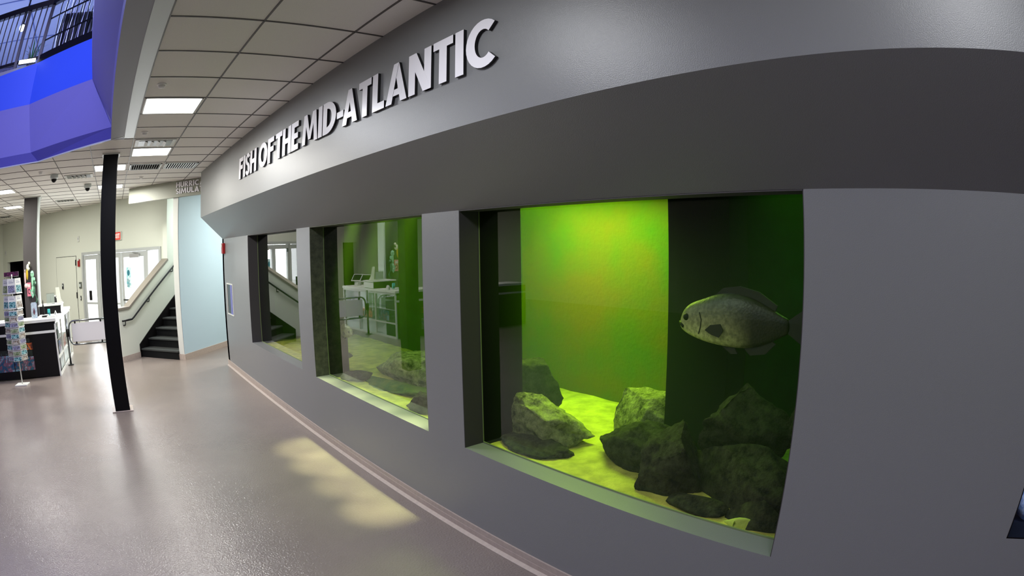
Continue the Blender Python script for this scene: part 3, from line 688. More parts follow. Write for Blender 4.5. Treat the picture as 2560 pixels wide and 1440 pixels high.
MB().prism([(-.42, .5), (-.03, .06), (.07, 2.42), (-.36, 2.42)], .60, .612, axis='z').build('case_shelf', M_trim, ct)
MB().prism([(-.43, .5), (-.42, .5), (-.36, 2.42), (-.37, 2.42)], .3, .95, axis='z').build('case_back', mat('case_green', (150, 175, 150), .5), ct)
def poster_mat(name, seed, cols, pscale=7):
    m = bpy.data.materials.new(name); m.use_nodes = True; nt = m.node_tree; b = nt.nodes['Principled BSDF']; L = nt.links.new
    tc = nt.nodes.new('ShaderNodeTexCoord'); mp = nt.nodes.new('ShaderNodeMapping'); mp.inputs['Location'].default_value = (seed, seed * 2.3, seed * 1.7); L(tc.outputs['Object'], mp.inputs['Vector'])
    n = nt.nodes.new('ShaderNodeTexNoise'); n.inputs['Scale'].default_value = pscale; n.inputs['Detail'].default_value = 4; n.inputs['Distortion'].default_value = 1.2; L(mp.outputs[0], n.inputs['Vector'])
    cr = nt.nodes.new('ShaderNodeValToRGB'); e = cr.color_ramp.elements
    e[0].position = .3; e[0].color = (*lin(cols[0]), 1); e[1].position = .72; e[1].color = (*lin(cols[-1]), 1)
    for i, c in enumerate(cols[1:-1]): x = e.new(.3 + .42 * (i + 1) / (len(cols) - 1)); x.color = (*lin(c), 1)
    L(n.outputs['Fac'], cr.inputs['Fac']); L(cr.outputs['Color'], b.inputs['Base Color']); b.inputs['Roughness'].default_value = .35
    return m
PM1 = poster_mat('reef_print', 1.0, [(8, 14, 40), (30, 60, 110), (20, 90, 110), (130, 60, 80), (120, 170, 190), (16, 22, 50)])
PM2 = poster_mat('orange_print', 3.0, [(20, 12, 12), (120, 50, 30), (220, 120, 60), (40, 30, 30), (150, 140, 130)])
PM3 = poster_mat('shark_print', 5.0, [(10, 14, 12), (30, 40, 35), (14, 16, 18), (70, 90, 90)])
def poster(x0, x1, z0, z1, m, nm='picture_panel'):
    cbox(x0, x1, z0, z1, -.004, .004).build(nm, m, ct)
poster(-1.10, -.60, .16, .40, PM1); poster(-.98, -.60, .52, .64, PM2); poster(-.98, -.62, .41, .51, PM3)
poster(-2.3, -1.12, .16, .45, PM1); poster(-2.3, -1.5, .55, .74, PM2); poster(-2.3, -1.12, .46, .54, PM3); poster(-.95, -.66, .65, .72, PM3)
# posters in the side case as the reflection shows
for k, mm in enumerate((PM1, PM2, PM1)):
    MB().add([(-.012 + .035 * (k * .9 + .15), .3 + k * .75, .36), (-.012 + .035 * (k * .9 + .65), .3 + k * .75 + .45, .36), (-.012 + .035 * (k * .9 + .65), .3 + k * .75 + .45, .58), (-.012 + .035 * (k * .9 + .15), .3 + k * .75, .58)], [(0, 1, 2, 3)]).build('case_picture', mm, ct)

rs = thing('register_ledge', 'raised black till ledge with a white top on the counter', 'counter', (-1.55, 11.35, 1.03))
MB().box((-.35, 0, 0), (.20, .45, .15)).build('body', M_black, rs); MB().box((-.38, -.02, .15), (.23, .48, .175)).build('top', M_white, rs, bevel=.004); MB().box((.2, .0, .01), (.215, .45, .14)).build('end_panel', M_white, rs)
t = thing('sign_holder', 'clear upright acrylic sign holder on the till ledge', 'sign holder', (-1.62, 11.55, 1.205))
MB().box((-.11, 0, 0), (.11, .004, .21)).build('sheet', G_acr, t); MB().box((-.11, -.04, 0), (.11, .04, .006)).build('foot', G_acr, t); MB().box((-.10, .006, .02), (.10, .008, .19)).build('insert', mat('insert_pale', (205, 210, 195), .6), t)
t = thing('sign_holder', 'taller leaning acrylic card stand at the right end of the till ledge', 'sign holder', (-1.39, 11.5, 1.205), .9)
MB().prism([(-.02, 0), (.03, 0), (-.04, .31), (-.055, .31)], -.06, .06).build('sheet', mat('card_stand', (214, 218, 204), .3), t); MB().box((-.05, -.06, 0), (.08, .06, .008)).build('foot', M_white, t)
def tablet(label, x, y, rz):
    t = thing('payment_tablet', label, 'tablet', (x, y, 1.03), rz)
    MB().prism([(-.07, 0), (.09, 0), (.02, .14), (-.01, .14)], -.05, .05, axis='x').build('stand', M_white, t)
    bd = MB(); rot = Matrix.Rotation(math.radians(-38), 3, 'X')
    def rb(a_, b_):
        q = MB().box(a_, b_); return [tuple(rot @ Vector(p) + Vector((0, -.01, .19))) for p in q.v], q.f
    v_, f__ = rb((-.15, -.012, -.1), (.15, .012, .1)); tcase = MB().add(v_, f__).build('case', M_white, t, bevel=.004)
    v_, f__ = rb((-.125, -.015, -.08), (.125, -.012, .08)); MB().add(v_, f__).build('screen', M_black, tcase)
tablet('white payment tablet on its stand behind the till, nearer one', -1.62, 12.25, 1.15)
tablet('white payment tablet on its stand behind the till, farther one', -1.58, 12.65, 1.15)
t = thing('receipt_printer', 'pale receipt printer beside the payment tablets', 'printer', (-1.72, 12.0, 1.03)); MB().box((-.08, -.1, 0), (.08, .1, .12)).build('body', M_white, t, bevel=.012); MB().box((-.05, -.08, .12), (.05, -.02, .126)).build('paper_slot', M_black, t)

def onct(name, label, cat, x, y, z=1.03, rz=0): return thing(name, label, cat, (x, y, z), rz)
t = onct('blister_pack', 'pale hanging toy package standing against the charcoal column', 'package', -1.93, 10.72)
MB().box((-.075, 0, .0), (.075, .008, .27)).box((-.055, 0, .27), (.055, .008, .285)).build('card', mat('pack_blue', (200, 212, 225), .5, rgb2=(150, 170, 190), scale=20), t)
MB().ell((0, -.012, .11), (.05, .03, .085)).build('bubble', G_acr, t, smooth=True); MB().ell((0, -.008, .11), (.022, .018, .05)).ell((.0, -.008, .16), (.016, .014, .02)).build('toy', mat('toy_maroon', (96, 30, 56), .5), t, smooth=True)
t = onct('bottle', 'tall slim black bottle with pointed cap on the counter', 'bottle', -1.72, 10.85); MB().lathe([(.024, 0), (.026, .02), (.026, .16), (.014, .22), (.012, .26)], (0, 0, 0), 16).build('body', M_black, t, smooth=True); MB().lathe([(.012, .26), (.004, .31)], (0, 0, 0), 12).build('cap', M_dkmetal, t, smooth=True)
t = onct('small_box', 'small teal box standing on the counter', 'box', -1.585, 10.85); MB().box((-.03, -.02, 0), (.03, .02, .135)).build('body', mat('teal_box', (60, 180, 175), .5), t, bevel=.003); MB().box((-.026, -.022, .03), (.026, -.02, .07)).build('label_panel', mat('teal_dark', (20, 90, 100), .5), t)
t = onct('card_tray', 'low black and white card tray on the counter front', 'tray', -1.66, 10.72); MB().box((-.09, -.04, 0), (.09, .05, .045)).build('tray', M_white, t, bevel=.003); MB().box((-.075, -.043, .008), (.075, -.04, .036)).build('print', M_black, t)
t = onct('leaflet_stack', 'low stack of white leaflets at the counter corner', 'leaflets', -1.50, 10.62)
MB().box((-.1, -.06, 0), (.1, .06, .03)).build('stack', M_white, t); MB().box((-.07, -.04, .03), (.07, .03, .032)).build('print', M_gray, t)
t = onct('price_card', 'white folded price card near the counter corner', 'card', -1.42, 10.80); MB().prism([(-.05, 0), (-.045, 0), (.005, .1), (0, .1)], -.05, .05).prism([(.05, 0), (.045, 0), (-.005, .1), (0, .1)], -.05, .05).build('card', M_white, t); MB().box((-.01, -.052, .03), (.01, -.05, .06)).build('print', M_gray, t)

# hanging plush toys and cards on the charcoal column
def hang(name, label, cat, x, z, y=11.87):
    t = thing(name, label, cat, (x, y, z)); MB().tube([(0, .05, .02), (0, -.02, .03)], .004, 6).build('hook', M_chrome, t); return t
t = hang('plush_toy', 'white and yellow plush toy hanging highest on the charcoal column', 'toy', -2.24, 2.02)
MB().ell((0, -.03, -.08), (.05, .04, .07)).ell((.03, -.03, -.0), (.03, .03, .03)).build('body', mat('plush_white', (225, 225, 205), .9, bump=.3), t, smooth=True)
MB().ell((-.03, -.04, -.22), (.03, .03, .11)).build('tail', mat('plush_yellow', (190, 160, 40), .9, bump=.3), t, smooth=True)
MB().ell((.045, -.05, -.06), (.03, .02, .03)).build('face', mat('plush_dark', (60, 60, 48), .9), t, smooth=True)
t = hang('plush_toy', 'mint green long plush toy hanging in the middle of the charcoal column', 'toy', -2.13, 1.86)
MB().ell((0, -.04, -.06), (.05, .04, .07)).ell((0, -.04, -.2), (.028, .03, .13)).ell((.05, -.04, -.16), (.03, .02, .04)).ell((.0, -.04, -.36), (.035, .03, .07)).build('body', mat('plush_mint', (150, 205, 170), .9, bump=.3), t, smooth=True)
[MB().ell((x_, -.08, -.05), (.008, .008, .012)).build('eye', M_black, t, smooth=True) for x_ in (-.02, .02)]
t = hang('plush_toy', 'pale pink plush toy hanging at the left edge of the charcoal column', 'toy', -2.33, 1.86)
MB().ell((0, -.03, -.1), (.024, .03, .15)).ell((.02, -.03, -.28), (.05, .03, .05)).build('body', mat('plush_pink', (225, 190, 190), .9, bump=.3), t, smooth=True); MB().ell((0, -.06, -.0), (.01, .008, .01)).build('eye', M_black, t)
t = hang('toy_card', 'pink hanging toy card with a dark curled figure on the charcoal column', 'toy', -2.235, 1.64)
MB().box((-.055, -.03, -.27), (.055, -.02, 0)).build('card', mat('card_pink', (215, 120, 140), .6), t); MB().tube([(.03 * math.cos(a_ * .5), -.035, -.17 + .045 * math.sin(a_ * .5)) for a_ in range(12)], .008, 6).build('figure', mat('figure_dark', (50, 16, 28), .5), t)
MB().box((-.03, -.033, -.09), (.03, -.03, -.03)).build('label_patch', M_white, t)
t = hang('plush_toy', 'dark green and mint curly-tailed plush toy low on the right of the charcoal column', 'toy', -2.06, 1.66)
MB().ell((0, -.04, -.05), (.045, .035, .05)).ell((-.03, -.04, -.18), (.03, .03, .10)).tube([(-.02, -.04, -.26), (.02, -.04, -.32), (.04, -.04, -.36), (.02, -.04, -.42), (-.01, -.04, -.41), (0, -.04, -.47)], .014, 8).build('body', mat('plush_darkgreen', (30, 62, 44), .9, rgb2=(90, 140, 110), scale=12, bump=.3), t, smooth=True)
MB().ell((.02, -.07, -.04), (.01, .01, .012)).build('eye', M_white, t, smooth=True)
t = hang('toy_card', 'mint fin-shaped plush tag under the middle toy', 'toy', -2.14, 1.50)
MB().prism([(-.06, 0), (.04, 0), (.05, -.1), (0, -.17), (-.04, -.1)], -.05, -.03).build('tag', mat('plush_mint2', (130, 190, 160), .8), t); MB().box((-.02, -.053, -.08), (.02, -.05, -.04)).build('print', M_white, t)

# ------------------------------------------------------------------ postcard rack
RX, RY = -2.28, 9.92
rk = thing('postcard_rack', 'revolving white wire postcard rack on a slim pole with a square white foot', 'rack', (RX, RY, 0), 0)
MB().prism([(-.17, -.12), (.13, -.12), (.17, .1), (-.13, .1)], 0, .022, axis='z').build('foot', M_white, rk, bevel=.004)
MB().tube([(0, 0, .02), (0, 0, 1.86)], .014, 12).build('pole', M_white, rk, smooth=True)
faces = [-.62, .52, -1.72]   # turn of the visible faces around the pole (radians, 0 faces the camera)
side = .19
wf = MB()
for k in range(6):
    an = k * PI / 3; p = Vector((math.cos(an), math.sin(an), 0)) * .17; wf.tube([(p.x, p.y, .42), (p.x, p.y, 1.82)], .0035, 5)
for z in (.42, .8, 1.3, 1.82):
    wf.tube([(.17 * math.cos(a_ * PI / 3), .17 * math.sin(a_ * PI / 3), z) for a_ in range(6)], .004, 5, closed=True)
    for a_ in range(3): wf.tube([(.17 * math.cos(a_ * PI / 3), .17 * math.sin(a_ * PI / 3), z), (-.17 * math.cos(a_ * PI / 3), -.17 * math.sin(a_ * PI / 3), z)], .003, 5)
wf.build('wire_frame', M_dkmetal, rk)
MB().box((-.2, .02, 1.83), (.16, .04, 1.90)).build('header_sign', mat('rack_header', (14, 12, 30), .4, rgb2=(120, 40, 90), scale=30), rk)
picmats = [poster_mat('postcard_print_a', 9, [(10, 22, 34), (30, 110, 120), (150, 190, 190), (10, 30, 24)], 22), poster_mat('postcard_print_b', 13, [(30, 26, 26), (120, 104, 84), (190, 188, 180), (16, 12, 14)], 22),
           poster_mat('postcard_print_c', 17, [(50, 50, 84), (150, 150, 180), (24, 24, 44), (200, 200, 204)], 22), poster_mat('postcard_print_d', 21, [(12, 34, 14), (80, 104, 60), (160, 170, 140), (8, 16, 10)], 22)]
cname = ['teal', 'brown', 'lilac', 'green']
tiers = [(.43 + .094 * k, .115, .082) for k in range(9)]
facename = ['middle stack', 'right stack', 'left stack']
def rackface(fi):
    ph = [-.12, 1.0, -1.15][fi]; an = [-.05, .75, -.75][fi] + .22; po = ph + .22
    return an, Vector((math.sin(an), -math.cos(an), 0)), Vector((math.cos(an), math.sin(an), 0)), Vector((math.sin(po), -math.cos(po), 0)) * .20
for fi in range(3):
    an, nrm, sd, pc = rackface(fi)
    for (z, wc, hc) in tiers + [(1.29, .16, .22), (1.54, .16, .24)]:
        a_ = pc - sd * .095 + Vector((0, 0, z)); b_ = pc + sd * .095 + Vector((0, 0, z))
        MB().tube([a_ - nrm * .035, a_, b_, b_ - nrm * .035], .003, 5).build('pocket', M_chrome, rk)
ordn = ['first', 'second', 'third', 'fourth', 'fifth', 'sixth', 'seventh', 'eighth', 'ninth']
for fi in range(3):
    an, nrm, sd, pc = rackface(fi)
    for k, (z, wc, hc) in enumerate(tiers):
        ci = (k * 3 + fi) % 4; W_ = .19; H_ = .09
        base = Vector((RX, RY, z + .004)) + pc - nrm * .016
        mb = MB(); mb.mi = 0; mb.box((-W_ / 2, -.003, 0), (W_ / 2, .012, H_)); mb.mi = 1; mb.box((-W_ / 2 + .006, -.0042, .004), (W_ / 2 - .006, -.003, H_ - .024))
        mb.mi = 2; mb.box((-W_ / 2 + .03, -.0042, H_ - .02), (W_ / 2 - .05, -.003, H_ - .012))
        o = mb.build('postcard', [M_white, picmats[ci], M_gray]); o.location = base; o.rotation_euler = (math.radians(-10), 0, an)
        tag(o, '%s postcard, %s from the bottom in the %s of the rack' % (cname[ci], ordn[k], facename[fi]), 'postcard', 'postcards in the revolving rack')
    for k, (z, hh) in enumerate([(1.29, .22), (1.54, .25)]):
        ci = [0, 1, 0][fi] if k == 0 else [2, 0, 3][fi]
        base = Vector((RX, RY, z + .004)) + pc - nrm * .016
        mb = MB(); mb.mi = 0; mb.box((-.095, -.003, 0), (.095, .01, hh)); mb.mi = 1; mb.box((-.08, -.0042, .02), (.08, -.003, hh * .55)); mb.mi = 2; mb.box((-.06, -.0042, hh * .7), (.05, -.003, hh * .78)); mb.box((-.06, -.0042, hh * .83), (.02, -.003, hh * .87))
        o = mb.build('leaflet', [M_white, picmats[ci], M_gray]); o.location = base; o.rotation_euler = (math.radians(-8), 0, an)
        tag(o, '%s-printed white leaflet, %s row above the %s of the rack' % (cname[ci], ['lower', 'topmost'][k], facename[fi]), 'leaflet', 'leaflets at the top of the revolving rack')

# ------------------------------------------------------------------ aquarium windows
for i, (y0, y1) in enumerate(W):
    wn = thing('window_%d' % (3 - i), ['large nearest tank window', 'middle tank window', 'farthest tank window'][i], 'window', (X1, (y0 + y1) / 2, 0)); wn['kind'] = 'structure'; del wn['category']
    h = (y1 - y0) / 2
    MB().add([(-.003, -h, ZS - .01), (-.003, h, ZS - .01), (-.003, h, ZT), (-.003, -h, ZT)], [(0, 1, 2, 3)]).build('glass_pane', G_tank, wn)
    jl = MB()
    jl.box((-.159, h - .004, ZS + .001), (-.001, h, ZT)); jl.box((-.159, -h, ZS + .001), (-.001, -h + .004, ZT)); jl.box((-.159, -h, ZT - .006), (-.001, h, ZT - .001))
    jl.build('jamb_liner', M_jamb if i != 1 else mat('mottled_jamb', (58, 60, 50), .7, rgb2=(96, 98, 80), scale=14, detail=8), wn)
    MB().box((-.008, -h, ZS), (.0, h, ZS + .008)).box((-.008, -h, ZS), (.0, -h + .006, ZT)).box((-.008, h - .006, ZS), (.0, h, ZT)).build('sealant', mat('pale_sealant', (120, 135, 90), .5), wn)
# small tank at the right edge
wn = thing('window_4', 'small tank window low on the wall at the right edge', 'window', (2.2, -1.1, 0)); wn['kind'] = 'structure'; del wn['category']
MB().box((-.1, -.65, .93), (.05, .648, .936)).box((-.1, .642, .93), (.05, .648, 1.62)).build('jamb_liner', M_black, wn)
MB().add([(0, -.65, .93), (0, .648, .93), (0, .648, 1.62), (0, -.65, 1.62)], [(0, 1, 2, 3)]).build('glass_pane', G_door, wn)
struct(MB().box((2.26, -1.9, .7), (3.0, -1.75, 1.9)).box((2.26, -.452, .7), (3.0, -.35, 1.9)).box((3.0, -1.9, .7), (3.05, -.35, 1.9)).box((2.26, -1.9, .7), (3.0, -.35, .9)).box((2.26, -1.9, 1.7), (3.0, -.35, 1.9)).build('wall_small_tank', mat('small_tank_navy', (4, 8, 30), .6)), 'dark liner of the small tank')
random.seed(5)
def rock(name, label, c, r, m, seed, rough=.25, sub=5, grp=None, tilt=(0, 0, 0), cat='rock'):
    bm = bmesh.new(); bmesh.ops.create_icosphere(bm, subdivisions=sub, radius=1)
    Rm = Matrix.Rotation(tilt[2], 3, 'Z') @ Matrix.Rotation(tilt[1], 3, 'Y') @ Matrix.Rotation(tilt[0], 3, 'X')
    rnd = random.Random(seed); planes = [(Vector((rnd.uniform(-1, 1), rnd.uniform(-1, 1), rnd.uniform(-.6, 1))).normalized(), rnd.uniform(.42, .78)) for _ in range(13)]
    for v in bm.verts:
        p = v.co.copy()
        for n_, d_ in planes:
            t_ = p.dot(n_)
            if t_ > d_: p -= n_ * (t_ - d_) * .97
        q = p + Vector((seed * 3.1, seed, 0))
        p *= 1.22 + rough * .4 * noise.fractal(q * 2.0, 1.0, 2.0, 4) + rough * .16 * (1 - 2 * abs(noise.noise(q * 5))) + rough * .08 * (1 - 2 * abs(noise.noise(q * 12)))
        p = Rm @ Vector((p.x * r[0], p.y * r[1], p.z * r[2])); v.co = p
    me = bpy.data.meshes.new(name); bm.to_mesh(me); bm.free(); me.materials.append(m)
    for f in me.polygons: f.use_smooth = True
    o = bpy.data.objects.new(name, me); COL.objects.link(o); o.location = c
    return tag(o, label, cat, grp)
for k, (yy, zz, rr) in enumerate([(-.56, .95, .13), (-.78, 1.0, .16), (-1.05, .96, .15), (-1.4, 1.0, .2)]):
    rock('coral_rock', ['bluish white coral lump at the left corner of the small tank', 'bluish white coral lump second from the left in the small tank', 'bluish white coral lump in the middle of the small tank', 'large bluish white coral lump at the right of the small tank'][k], (2.45 + .05 * k, yy, zz), (rr * .9, rr, rr * .7), mat('blue_white_coral', (120, 160, 225), .8, rgb2=(200, 215, 240), scale=30, bump=.8), 40 + k, .5, 3, 'coral lumps in the small tank')
area('small_tank_lamp', (2.5, -.95, 1.66), .3, 3.5, (.35, .5, 1.0), sy=.9)

# ------------------------------------------------------------------ tank interior
tk = MB(); TX = 3.78
tk.box((TX, 2.35, .3), (TX + .1, 5.7, 2.7))
struct(tk.build('wall_tank_back', M_algae), 'algae-green back wall of the tank')
td = MB()
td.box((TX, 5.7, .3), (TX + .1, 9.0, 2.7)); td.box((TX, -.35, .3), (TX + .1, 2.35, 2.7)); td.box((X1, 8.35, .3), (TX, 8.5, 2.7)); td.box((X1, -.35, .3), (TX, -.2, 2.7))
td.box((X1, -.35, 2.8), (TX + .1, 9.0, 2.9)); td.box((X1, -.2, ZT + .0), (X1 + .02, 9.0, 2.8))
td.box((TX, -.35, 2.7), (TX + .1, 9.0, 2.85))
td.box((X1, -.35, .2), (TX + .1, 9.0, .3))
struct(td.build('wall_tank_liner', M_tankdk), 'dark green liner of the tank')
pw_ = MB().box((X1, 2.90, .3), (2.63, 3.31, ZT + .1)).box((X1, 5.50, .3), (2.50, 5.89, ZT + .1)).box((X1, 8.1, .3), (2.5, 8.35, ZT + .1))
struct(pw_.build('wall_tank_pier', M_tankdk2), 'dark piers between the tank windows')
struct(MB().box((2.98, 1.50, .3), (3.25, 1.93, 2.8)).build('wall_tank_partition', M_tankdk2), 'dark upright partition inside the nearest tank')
struct(MB().box((3.25, 1.86, .3), (TX, 1.93, 2.8)).build('wall_tank_light_block', M_tankdk2), 'added light-blocking divider hidden behind the upright partition')  # unseen divider added to keep light off the tank's right end
struct(MB().box((2.70, 4.16, .3), (TX, 4.26, 1.42)).box((2.69, 4.15, 1.43), (TX, 4.26, 2.8)).build('wall_tank_light_screen', mat('tank_pillar_grey', (44, 52, 34), .8, var=.15, scale=5)), 'grey slab inside the tank, extended to block light from the middle window')  # slab in place of a grey pillar, shaped to darken the middle window
# sand bed
sb = MB(); nx, ny = 16, 90
for i in range(nx + 1):
    for j in range(ny + 1):
        x = X1 + (TX - X1) * i / nx; y = -.2 + 8.55 * j / ny
        sb.v.append((x, y, .625 + .018 * noise.noise(Vector((x * 3, y * 3, 0))) + .01 * noise.noise(Vector((x * 11, y * 11, 4))) - (.0 if i else .0)))
for i in range(nx):
    for j in range(ny):
        sb.f.append((i * (ny + 1) + j, (i + 1) * (ny + 1) + j, (i + 1) * (ny + 1) + j + 1, i * (ny + 1) + j + 1)); sb.m.append(0)
tag(sb.build('sand_bed', M_sand, smooth=True), 'yellow-lit sand covering the tank floor', 'sand', kind='stuff')
RG = 'rocks on the tank sand'
rock('boulder', 'rounded brown boulder standing on the rock pile at the left of the nearest window', (3.02, 3.24, .86), (.20, .24, .24), M_rock, 2, .3, 5, RG)
rock('boulder', 'pale mottled flat rock under the rounded boulder, left in the nearest window', (2.70, 2.76, .74), (.24, .38, .20), M_rockl, 5, .5, 5, RG, (0, 0, .2))
rock('boulder', 'dark low rock slab against the glass in the left corner of the nearest window', (2.50, 2.72, .64), (.17, .30, .07), M_rock, 8, .4, 5, RG)
rock('boulder', 'light slanting slab behind the middle rocks of the nearest window', (3.10, 2.10, .80), (.18, .30, .27), M_rockl, 12, .25, 5, RG, (.55, 0, 0))
rock('boulder', 'dark slanting rock in front of the light slab', (2.84, 1.90, .70), (.2, .36, .17), M_rock, 15, .3, 5, RG, (.35, 0, 0))
rock('boulder', 'pointed dark boulder with a pale crest near the glass, centre of the nearest window', (2.58, 1.60, .75), (.17, .27, .25), M_rock, 19, .45, 5, RG, (.2, 0, 0))
rock('boulder', 'broad dark boulder stacked high at the right of the nearest window', (2.95, 1.28, .92), (.26, .34, .27), M_rock, 23, .45, 5, RG)
rock('boulder', 'large black boulder below the high one, right side of the nearest window', (2.70, 1.16, .76), (.24, .40, .24), M_rock, 27, .35, 5, RG)
rock('boulder', 'small dark rock in the lower right corner of the nearest window', (2.42, .93, .66), (.10, .16, .09), M_rock, 31, .4, 3, RG)
rock('boulder', 'pale yellow sand-dusted lump close to the glass at lower right', (2.36, 1.02, .625), (.06, .11, .065), mat('pale_lump', (190, 200, 90), .9, bump=.5), 33, .3, 3, RG)
rock('boulder', 'dark rock low against the glass right of the pointed boulder', (2.42, 1.28, .635), (.12, .24, .07), M_rock, 35, .35, 3, RG)
rock('boulder', 'jagged dark rock at the far right edge of the nearest window', (2.9, .86, 1.08), (.14, .12, .22), M_rock, 37, .5, 5, RG)
rock('boulder', 'dark rock at the near lower corner of the middle window', (2.46, 3.92, .66), (.14, .19, .10), M_rock, 41, .4, 5, RG)
rock('boulder', 'pale spread of rubble on the far side of the middle window', (3.0, 5.0, .72), (.34, .60, .22), M_rockl, 43, .5, 5, RG)
rock('boulder', 'low mossy rock along the glass of the middle window', (2.62, 4.7, .62), (.25, .6, .06), mat('mossy_rock', (40, 78, 20), .9, rgb2=(88, 100, 36), scale=9, bump=.8), 45, .5, 5, RG)
rock('boulder', 'small dark rubble near the far jamb of the middle window', (2.5, 5.3, .66), (.14, .17, .05), M_rock, 47, .6, 3, RG)
rock('boulder', 'flat dark rock on the sand in the farthest window', (2.75, 6.7, .66), (.25, .5, .09), M_rock, 49, .4, 3, RG)

# murky green water filling the tank
wm = bpy.data.materials.new('green_water'); wm.use_nodes = True; nt = wm.node_tree; nt.nodes.clear()
o_ = nt.nodes.new('ShaderNodeOutputMaterial'); ad = nt.nodes.new('ShaderNodeAddShader'); va = nt.nodes.new('ShaderNodeVolumeAbsorption'); vs_ = nt.nodes.new('ShaderNodeVolumeScatter')
va.inputs['Color'].default_value = (0.45, 0.95, 0.12, 1); va.inputs['Density'].default_value = 0.28
vs_.inputs['Color'].default_value = (0.45, 1.0, 0.08, 1); vs_.inputs['Density'].default_value = 0.065; vs_.inputs['Anisotropy'].default_value = 0.2
nt.links.new(va.outputs[0], ad.inputs[0]); nt.links.new(vs_.outputs[0], ad.inputs[1]); nt.links.new(ad.outputs[0], o_.inputs['Volume'])
wo = MB().box((X1 + .004, -.19, .31), (TX - .01, 8.34, 2.3)).build('tank_water', wm)
tag(wo, 'murky green water filling the fish tank behind the windows', 'water', kind='stuff')

# ------------------------------------------------------------------ fish
def fish_mat():
    m = bpy.data.materials.new('fish_skin'); m.use_nodes = True; nt = m.node_tree; b = nt.nodes['Principled BSDF']; L = nt.links.new; N = nt.nodes.new
    tc = N('ShaderNodeTexCoord'); sp = N('ShaderNodeSeparateXYZ'); L(tc.outputs['Object'], sp.inputs[0])
    n = N('ShaderNodeTexNoise'); n.inputs['Scale'].default_value = 40; n.inputs['Detail'].default_value = 5; L(tc.outputs['Object'], n.inputs['Vector'])
    v = N('ShaderNodeTexVoronoi'); v.inputs['Scale'].default_value = 75; L(tc.outputs['Object'], v.inputs['Vector'])
    # belly pale, back speckled grey, rear brown
    r1 = N('ShaderNodeMapRange'); L(sp.outputs['Z'], r1.inputs['Value']); r1.inputs['From Min'].default_value = -.10; r1.inputs['From Max'].default_value = .10
    c1 = N('ShaderNodeValToRGB'); e = c1.color_ramp.elements; e[0].color = (*lin((226, 224, 150)), 1); e[1].color = (*lin((84, 92, 76)), 1); x = e.new(.45); x.color = (*lin((160, 156, 112)), 1)
    L(r1.outputs[0], c1.inputs['Fac'])
    r2 = N('ShaderNodeMapRange'); L(sp.outputs['Y'], r2.inputs['Value']); r2.inputs['From Min'].default_value = .10; r2.inputs['From Max'].default_value = -.12
    mx = N('ShaderNodeMix'); mx.data_type = 'RGBA'; L(r2.outputs[0], mx.inputs['Factor']); L(c1.outputs['Color'], mx.inputs['A']); mx.inputs['B'].default_value = (*lin((36, 30, 14)), 1)
    mu = N('ShaderNodeMix'); mu.data_type = 'RGBA'; mu.blend_type = 'MULTIPLY'; mu.inputs['Factor'].default_value = .7
    cr = N('ShaderNodeValToRGB'); cr.color_ramp.elements[0].position = .38; cr.color_ramp.elements[0].color = (.35, .35, .32, 1); cr.color_ramp.elements[1].position = .6; L(n.outputs['Fac'], cr.inputs['Fac'])
    L(mx.outputs['Result'], mu.inputs['A']); L(cr.outputs['Color'], mu.inputs['B']); L(mu.outputs['Result'], b.inputs['Base Color'])
    b.inputs['Roughness'].default_value = .45
    bp = N('ShaderNodeBump'); bp.inputs['Strength'].default_value = .4; bp.inputs['Distance'].default_value = .003; L(v.outputs['Distance'], bp.inputs['Height']); L(bp.outputs['Normal'], b.inputs['Normal'])
    return m
M_fish = fish_mat(); M_fin = mat('fin_dark', (24, 20, 10), .6, var=.2, scale=30)
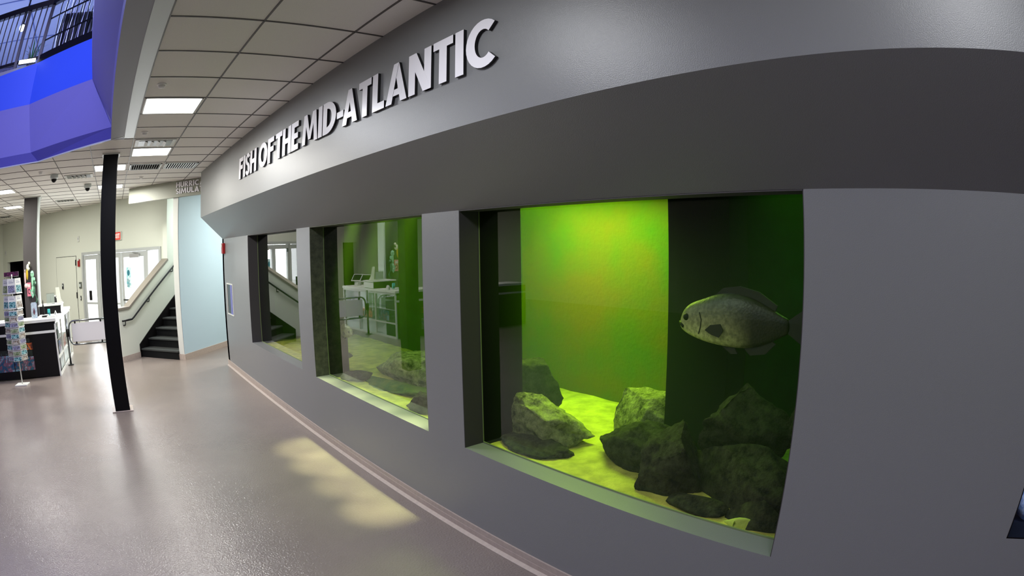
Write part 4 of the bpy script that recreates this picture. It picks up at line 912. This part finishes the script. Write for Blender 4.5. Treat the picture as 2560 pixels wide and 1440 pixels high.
def make_fish(label, loc, scale, rz=0.0):
    t = thing('fish', label, 'fish', loc, rz); s = scale
    # stations: (y, ztop, zbottom, halfwidth); y axis runs from the tail (negative) to the nose (positive)
    stn = [(.355, -.035, -.048, .006), (.347, .000, -.066, .024), (.328, .050, -.084, .040), (.28, .088, -.106, .054), (.20, .112, -.128, .064), (.12, .145, -.140, .065), (.03, .155, -.146, .066), (-.06, .148, -.146, .06), (-.15, .118, -.128, .048), (-.23, .078, -.092, .034), (-.29, .046, -.056, .022), (-.33, .036, -.044, .014)]
    mb = MB(); n = 20; vs = []; fs = []
    for (y, zt_, zb_, hw_) in stn:
        c = (zt_ + zb_) / 2; h = (zt_ - zb_) / 2
        for k in range(n):
            a_ = 2 * PI * k / n; ca, sa = math.cos(a_), math.sin(a_)
            vs.append((s * hw_ * math.copysign(abs(ca) ** .9, ca), s * y, s * (c + h * sa)))
    for i in range(len(stn) - 1): fs += [(i * n + k, i * n + (k + 1) % n, (i + 1) * n + (k + 1) % n, (i + 1) * n + k) for k in range(n)]
    fs += [tuple(range(n)), tuple((len(stn) - 1) * n + k for k in range(n))]
    o = mb.add(vs, fs).build('body', M_fish, t, smooth=True)
    sd = o.modifiers.new('sub', 'SUBSURF'); sd.levels = 1; sd.render_levels = 2
    def fin(name, poly, th=.006, x=0, m=M_fin): MB().add([(x * s - th * s, p[0] * s, p[1] * s) for p in poly] + [(x * s + th * s, p[0] * s, p[1] * s) for p in poly], [tuple(range(len(poly))), tuple(range(2 * len(poly) - 1, len(poly) - 1, -1))] + [(i, i + len(poly), (i + 1) % len(poly) + len(poly), (i + 1) % len(poly)) for i in range(len(poly))]).build(name, m, t)
    fin('dorsal_fin', [(.13, .135), (.08, .175), (-.02, .190), (-.14, .165), (-.25, .10), (-.24, .07), (-.1, .13), (.03, .145)])
    fin('anal_fin', [(-.06, -.14), (-.1, -.175), (-.19, -.16), (-.25, -.10), (-.22, -.085)])
    fin('tail_fin', [(-.32, .03), (-.40, .085), (-.45, .10), (-.43, 0), (-.45, -.10), (-.40, -.09), (-.32, -.04)])
    fin('pelvic_fin', [(.08, -.14), (.02, -.18), (-.02, -.175), (.0, -.14)])
    for sx in (-1, 1):
        fin('pectoral_fin', [(.155, -.052), (.12, -.022), (.06, -.012), (.04, -.045), (.065, -.085), (.11, -.075)], .003, sx * .072)
        MB().ell((sx * .046 * s, .292 * s, .006 * s), (.014 * s, .02 * s, .02 * s)).build('eye', M_black, t, smooth=True)
    mo = MB(); mo.tube([(-.014 * s, .352 * s, -.030 * s), (-.030 * s, .335 * s, -.036 * s), (-.042 * s, .314 * s, -.050 * s)], .009 * s, 8).build('mouth', M_black, t, smooth=True)
    MB().tube([(-.060 * s, .20 * s, .04 * s), (-.064 * s, .185 * s, .0), (-.062 * s, .19 * s, -.04 * s), (-.055 * s, .205 * s, -.08 * s)], .003 * s, 6).build('gill_line', M_fin, t)
    return t
make_fish('large speckled grey-green fish swimming left in the nearest window', (2.72, 1.325, 1.585), .98)
make_fish('small pale fish near the far jamb of the middle window', (2.45, 5.45, 1.12), .5, PI)
